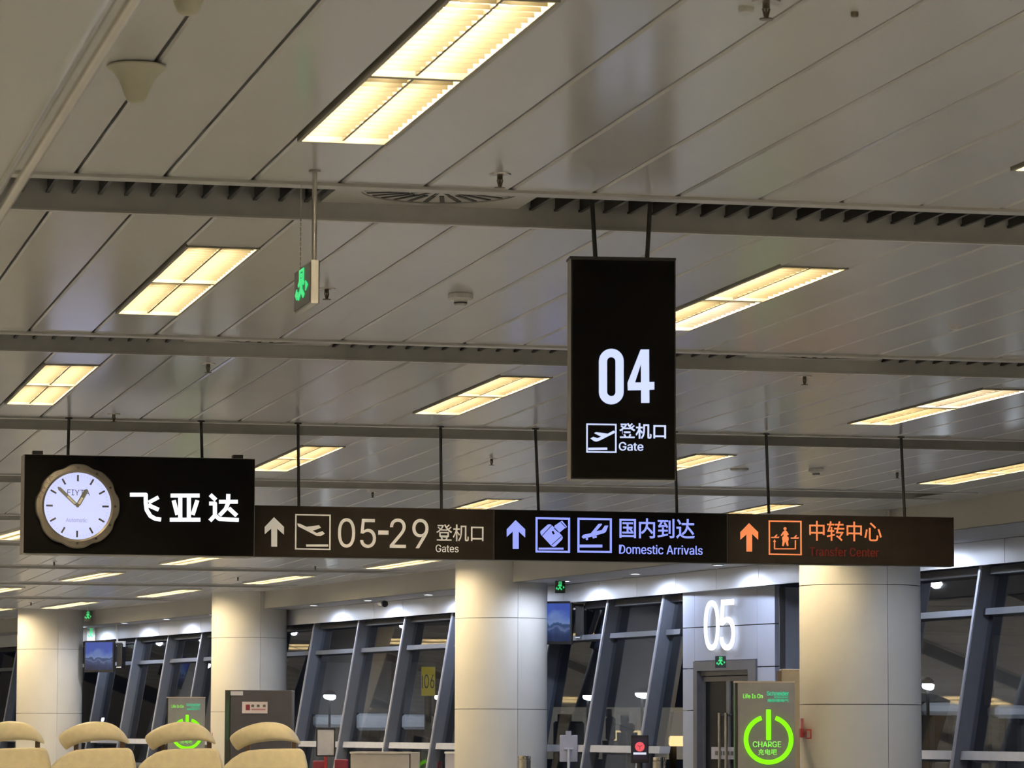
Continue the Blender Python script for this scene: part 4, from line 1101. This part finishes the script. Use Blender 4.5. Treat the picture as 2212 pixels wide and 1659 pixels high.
# ------------------------------------------------------------------ small furniture at the lower edge
def on_floor_frame(px, Z):
    O = at_d(px, 1573, Z); return Frame((O.x, O.y, 0), FACE)
FB = on_floor_frame(683, 41); t = thing('notice_stand', 'black-framed blank notice board on a red post by the glazing', 'notice stand', FB.O, FACE)
b = FB.box(683, 1573.5, 724, 1634)
q = MB(); e = 0.014; q.box(b[0], b[0] + e, 0, 0.03, b[1], b[3]); q.box(b[2] - e, b[2], 0, 0.03, b[1], b[3]); q.box(b[0] + e, b[2] - e, 0, 0.03, b[1], b[1] + e); q.box(b[0] + e, b[2] - e, 0, 0.03, b[3] - e, b[3]); q.build('frame', BLACK, t)
MB().box(b[0] + e, b[2] - e, 0.008, 0.024, b[1] + e, b[3] - e).build('board', mat('notice blank', (0.55, 0.55, 0.60), 0.4), t)
mx = (b[0] + b[2]) / 2
MB().tube((mx, 0.015, b[1]), (mx, 0.015, 0.02), 0.018, 10).build('post', RED, t); MB().lathe([(0.16, 0), (0.16, 0.015), (0.02, 0.025)], 20, (mx, 0.015, 0)).build('base', RED, t)
FB = on_floor_frame(758, 39); t = thing('counter', 'low cream service counter left of the middle column', 'counter', FB.O, FACE)
b = FB.box(758, 1624.5, 904, 1700)
bevel(MB().box(0, b[2] - 0.1, 0, 0.5, 0.0, b[3] - 0.02).build('body', COUNTER, t), 0.006, 1); MB().box(-0.01, b[2] - 0.09, -0.012, 0.51, b[3] - 0.02, b[3]).build('top', mat('counter top', (0.66, 0.58, 0.46), 0.35), t)
MB().box(b[2] - 0.09, b[2], 0.01, 0.5, 0, b[3] - 0.003).build('end_panel', COUNTER, t)
FB = on_floor_frame(962, 41.2); t = thing('counter', 'narrow counter end showing beside the left edge of the middle column', 'counter', FB.O, FACE)
b = FB.box(962, 1624, 1000, 1700); MB().box(0, b[2], 0, 0.5, 0, b[3] - 0.02).build('body', GREYB, t); MB().box(-0.01, b[2] + .01, -0.01, 0.51, b[3] - 0.02, b[3]).build('top', WHITEP, t)
def red_seat(pxc, Z, wpx, topy, lab):
    FB = on_floor_frame(pxc, Z); h = FB.p(pxc, topy)[1]; w_ = wpx * Z / FPX / 2
    t = thing('waiting_seat', lab, 'seat', FB.O, FACE, 'dark red waiting seats')
    bevel(MB().box(-w_, w_, 0, 0.05, h - 0.42, h).build('backrest', DRED, t), 0.02); bevel(MB().box(-w_, w_, 0.05, 0.48, h - 0.52, h - 0.45).build('seat', DRED, t), 0.02)
    for x in (-w_ + 0.04, w_ - 0.04): MB().tube((x, 0.25, 0), (x, 0.25, h - 0.5), 0.02, 8).build('leg', STEEL, t)
red_seat(689, 43.5, 26, 1643, 'dark red waiting seat left of the red notice post'); red_seat(738, 43.5, 30, 1640, 'dark red waiting seat between the notice post and the cream counter'); red_seat(944, 43.5, 24, 1643, 'dark red waiting seat right of the cream counter')
for px, wpx, topy, Z, lab in ((1133, 27, 1632, 36.5, 'stainless round bin in front of the middle column'), (1423, 26, 1634, 35.0, 'stainless round bin under the small black display')):
    P = at_d(px, 1573, Z); r = wpx * Z / FPX / 2; h = CAMZ - (topy - 1573) * Z / FPX
    t = thing('bin', lab, 'bin', (P.x, P.y, 0)); MB().lathe([(r, 0), (r, h - 0.04), (r - 0.006, h - 0.035), (r - 0.006, h - 0.02)], 24).build('drum', STEEL, t, smooth=True); MB().lathe([(r, h - 0.03), (r, h), (r - 0.015, h + 0.004), (r - 0.02, h - 0.02)], 24, ring=True).build('rim', CHROME, t)
FB = on_floor_frame(1209, 39.2); t = thing('sign_board', 'back of a pale lavender notice board on a pole right of the middle column', 'notice stand', FB.O, FACE)
b = FB.box(1209, 1588, 1248, 1646)
bd = MB().box(b[0], b[2], 0, 0.02, b[1], b[3]).build('board', GREYB, t); bevel(bd, 0.006, 1)
c_ = FB.box(1222, 1579, 1234, 1589); MB().box(c_[0], c_[2], 0, 0.02, c_[1], c_[3]).build('tab', GREYB, t)
mx = (b[0] + b[2]) / 2; MB().tube((mx, -0.02, 0.02), (mx, -0.02, (b[1] + b[3]) / 2), 0.016, 10).build('pole', SILLM, t); MB().box(mx - 0.05, mx + 0.05, -0.03, 0.0, (b[1] + b[3]) / 2 - 0.01, (b[1] + b[3]) / 2 + 0.01).build('clamp', SILLM, t)
MB().lathe([(0.17, 0), (0.17, 0.012), (0.02, 0.022)], 20, (mx, -0.02, 0)).build('base', SILLM, t)
FB = on_floor_frame(1363, 35.6); t = thing('display_stand', 'small black display with a red disc and white bar left of gate 05', 'display', FB.O, FACE)
b = FB.box(1363, 1588, 1401, 1648); bevel(MB().box(b[0], b[2], 0, 0.05, b[1], b[3]).build('cabinet', BLACK, t), 0.006, 1)
c_ = FB.box(1367, 1594, 1398, 1640); MB().box(c_[0], c_[2], -0.003, 0, c_[1], c_[3]).build('screen', emat('display dark', (0.02, 0.01, 0.025), 0.7), t)
cc = FB.p(1382, 1613); rr = 10.4 * 35.6 / FPX
MB().prism([(cc[0] + rr * math.cos(i * math.pi / 12), cc[1] + rr * math.sin(i * math.pi / 12)) for i in range(24)], -0.006, -0.003).build('disc', emat('display red', (0.85, 0.10, 0.12), 0.9), t)
MB().stroke([(cc[0] - rr * .5, cc[1] + rr * .25), (cc[0], cc[1] + 0.0), (cc[0] + rr * .45, cc[1] + rr * .3)], 0.006, -0.008, -0.006).build('disc_mark', emat('display mauve', (0.3, 0.06, 0.1), 0.6), t)
MB().stroke([(cc[0], cc[1]), (cc[0], cc[1] - rr * .5)], 0.006, -0.008, -0.006).build('disc_mark', MATS['display mauve'], t)
c_ = FB.box(1368, 1625.5, 1396, 1630); MB().box(c_[0], c_[2], -0.006, -0.003, c_[1], c_[3]).build('bar', emat('display white', (0.75, 0.8, 0.95), 0.9), t)
mx = (b[0] + b[2]) / 2; MB().tube((mx, 0.025, 0.01), (mx, 0.025, b[1]), 0.03, 10).build('post', BLACK, t); MB().lathe([(0.2, 0), (0.2, 0.012), (0.03, 0.022)], 20, (mx, 0.025, 0)).build('base', BLACK, t)

# ------------------------------------------------------------------ outside: apron, stand sign, reflection stand-ins, far concourse
struct(MB().box(12.5, 220, -40, 420, -4.6, -4.4).build('apron_ground', TARMAC))
Z_ = 50.0; O = at_d(911, 1573, Z_); FB = Frame((O.x, O.y, 0), FACE + R(10)); t = thing('stand_number_sign', 'yellow stand number sign seen through the glazing left of the middle column', 'sign', (O.x, O.y, 0), FACE + R(10))
b = FB.box(911, 1440.5, 940, 1503); MB().box(b[0], b[2], 0, 0.03, b[1], b[3]).build('plate', YELLOW, t)
text('06', (b[0] + (b[2] - b[0]) * .18, b[1] + (b[3] - b[1]) * .26, b[2] - (b[2] - b[0]) * .06, b[1] + (b[3] - b[1]) * .74), BLACK, t, bold=0.0)
MB().box(b[0] + 0.002, b[0] + 0.016, -0.003, 0, b[1] + (b[3] - b[1]) * .26, b[1] + (b[3] - b[1]) * .7).build('lettering', BLACK, t)
MB().tube(((b[0] + b[2]) / 2, 0.02, b[1]), ((b[0] + b[2]) / 2, 0.02, -4.4), 0.05, 8).build('post', OUTDARK, t)
def outside_box(nm, lab, cat, px0, py0, px1, py1, Z, m, depth=3.0, group=None, base=True):
    O = at_d(px0, 1573, Z); FB = Frame((O.x, O.y, 0), FACE); b = FB.box(px0, py0, px1, py1)
    t = thing(nm, lab, cat, (O.x, O.y, -4.4), FACE, group)
    bevel(MB().box(b[0], b[2], 0, depth, b[1] + 4.4, b[3] + 4.4).build('body', m, t), 0.05, 1)
    if base:
        for xx in (b[0] + 0.15 * (b[2] - b[0]), b[0] + 0.85 * (b[2] - b[0])): MB().tube((xx, depth / 2, 0), (xx, depth / 2, b[1] + 4.4), 0.12, 8).build('support', OUTDARK, t)
    return t, FB, b
# far concourse with lit band
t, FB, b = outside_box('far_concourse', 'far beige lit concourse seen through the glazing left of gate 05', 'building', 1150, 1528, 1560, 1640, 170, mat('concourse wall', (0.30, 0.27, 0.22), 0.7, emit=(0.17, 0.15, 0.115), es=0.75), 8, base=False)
for i in range(7):
    xa = b[0] + (b[2] - b[0]) * (i + 0.08) / 7; xb = b[0] + (b[2] - b[0]) * (i + 0.86) / 7
    MB().box(xa, xb, -0.05, 0.0, b[3] + 4.4 - 2.2, b[3] + 4.4 - 0.2).build('window', emat('concourse glass', (0.19, 0.17, 0.14), 0.7), t)
for (x0, y0, x1, y1, lab) in ((1322, 1578, 1392, 1606, 'warm lit opening outside, left of the small black display'), (1447, 1590, 1500, 1612, 'warm lit opening outside at the edge of the gate 05 wall')):
    outside_box('lit_opening', lab, 'building', x0, y0, x1, y1, 110, E_GLOW, 1.0, base=True)
for (x0, y0, x1, y1, lab) in ((1196, 1558, 1262, 1625, 'dark service vehicle silhouette outside the middle windows'), (1310, 1548, 1330, 1600, 'dark slim service tower silhouette outside the middle windows'), (1340, 1562, 1372, 1582, 'dark low railing silhouette outside the middle windows')):
    tt, FB, b = outside_box('service_vehicle', lab, 'vehicle', x0, y0, x1, y1, 90 - (x0 - 1196) * 0.06, OUTDARK, 0.8, base=True)
    MB().box(b[0] + 0.15 * (b[2] - b[0]), b[0] + 0.6 * (b[2] - b[0]), 0.2, 1.6, b[3] + 4.4, b[3] + 4.4 + 0.18).build('roof_box', OUTDARK, tt)
for i, (x0, y0, x1, y1, lab) in enumerate(((676, 1543, 752, 1571, 'white panel imitating a glass reflection, behind the notice stand'), (770, 1540, 842, 1578, 'white panel imitating a glass reflection, above the cream counter'), (868, 1542, 935, 1576, 'white panel imitating a glass reflection, below the yellow stand sign'),
                                           (1992, 1516, 2092, 1545, 'white panel imitating a glass reflection, just right of the largest column'), (2150, 1522, 2240, 1552, 'white panel imitating a glass reflection at the right edge'))):
    Zj = 62 if x0 < 1500 else 46
    tt, FB, b = outside_box('reflection_panel', lab, 'reflection panel', x0, y0, x1, y1, Zj, REFLW, 0.8, 'white panels imitating glass reflections')  # white solid imitating the lit band's reflection in the glazing
    MB().box(b[0] - 0.02, b[2] + 0.02, -0.02, 0.9, b[3] + 4.4, b[3] + 4.4 + 0.9).build('panel_top', OUTDARK, tt)
    L_ = bpy.data.lights.new('panel_fill', 'POINT'); L_.energy = 10.0; L_.color = (0.85, 0.92, 1.0); L_.shadow_soft_size = 0.05  # added point light, no lamp there, brightens the panel
    link('fill_light', L_, tt, (b[0] + (b[2] - b[0]) * 0.35, -0.7, b[3] + 4.4 + 0.1))
for px, py, wpx, Z, lab in ((712, 1504, 27, 58, 'bright reflection disc imitating a glint in the glass above the notice stand'), (945, 1505, 12, 58, 'bright reflection disc imitating a glint in the glass at the corner of the yellow stand sign'), (1270, 1505, 22, 54, 'bright reflection disc imitating a glint in the glass right of the middle column'), (1387, 1500, 30, 54, 'bright reflection disc imitating a glint in the glass left of gate 05'), (2005, 1481, 26, 42, 'bright reflection disc imitating a glint in the glass right of the largest column'), (441, 1436, 28, 66, 'bright disc imitating a cluster of glints left of the second column'), (221, 1553, 8, 70, 'tiny reflection disc imitating a glint in the glass above the massage chairs')):
    P = at_d(px, py, Z); r = wpx * Z / FPX / 2
    t = thing('reflection_disc', lab, 'lamp', P, FACE, 'discs imitating glass reflections')  # glowing disc modelled to imitate a reflection in the window glass
    q = MB().lathe([(r, 0.02), (r, -0.02), (r * .8, -0.04), (0.005, -0.045)], 20).build('head', E_DISC, t); q.rotation_euler = (R(14), R(10), 0)
    MB().lathe([(r * 1.05, 0.022), (r * 1.05, 0.05), (r * .3, 0.10)], 20).build('cap', OUTDARK, t)
    MB().tube((0, 0.05, 0.06), (0, 0.05, -4.4 - P.z), 0.02, 8).build('mast', OUTDARK, t)
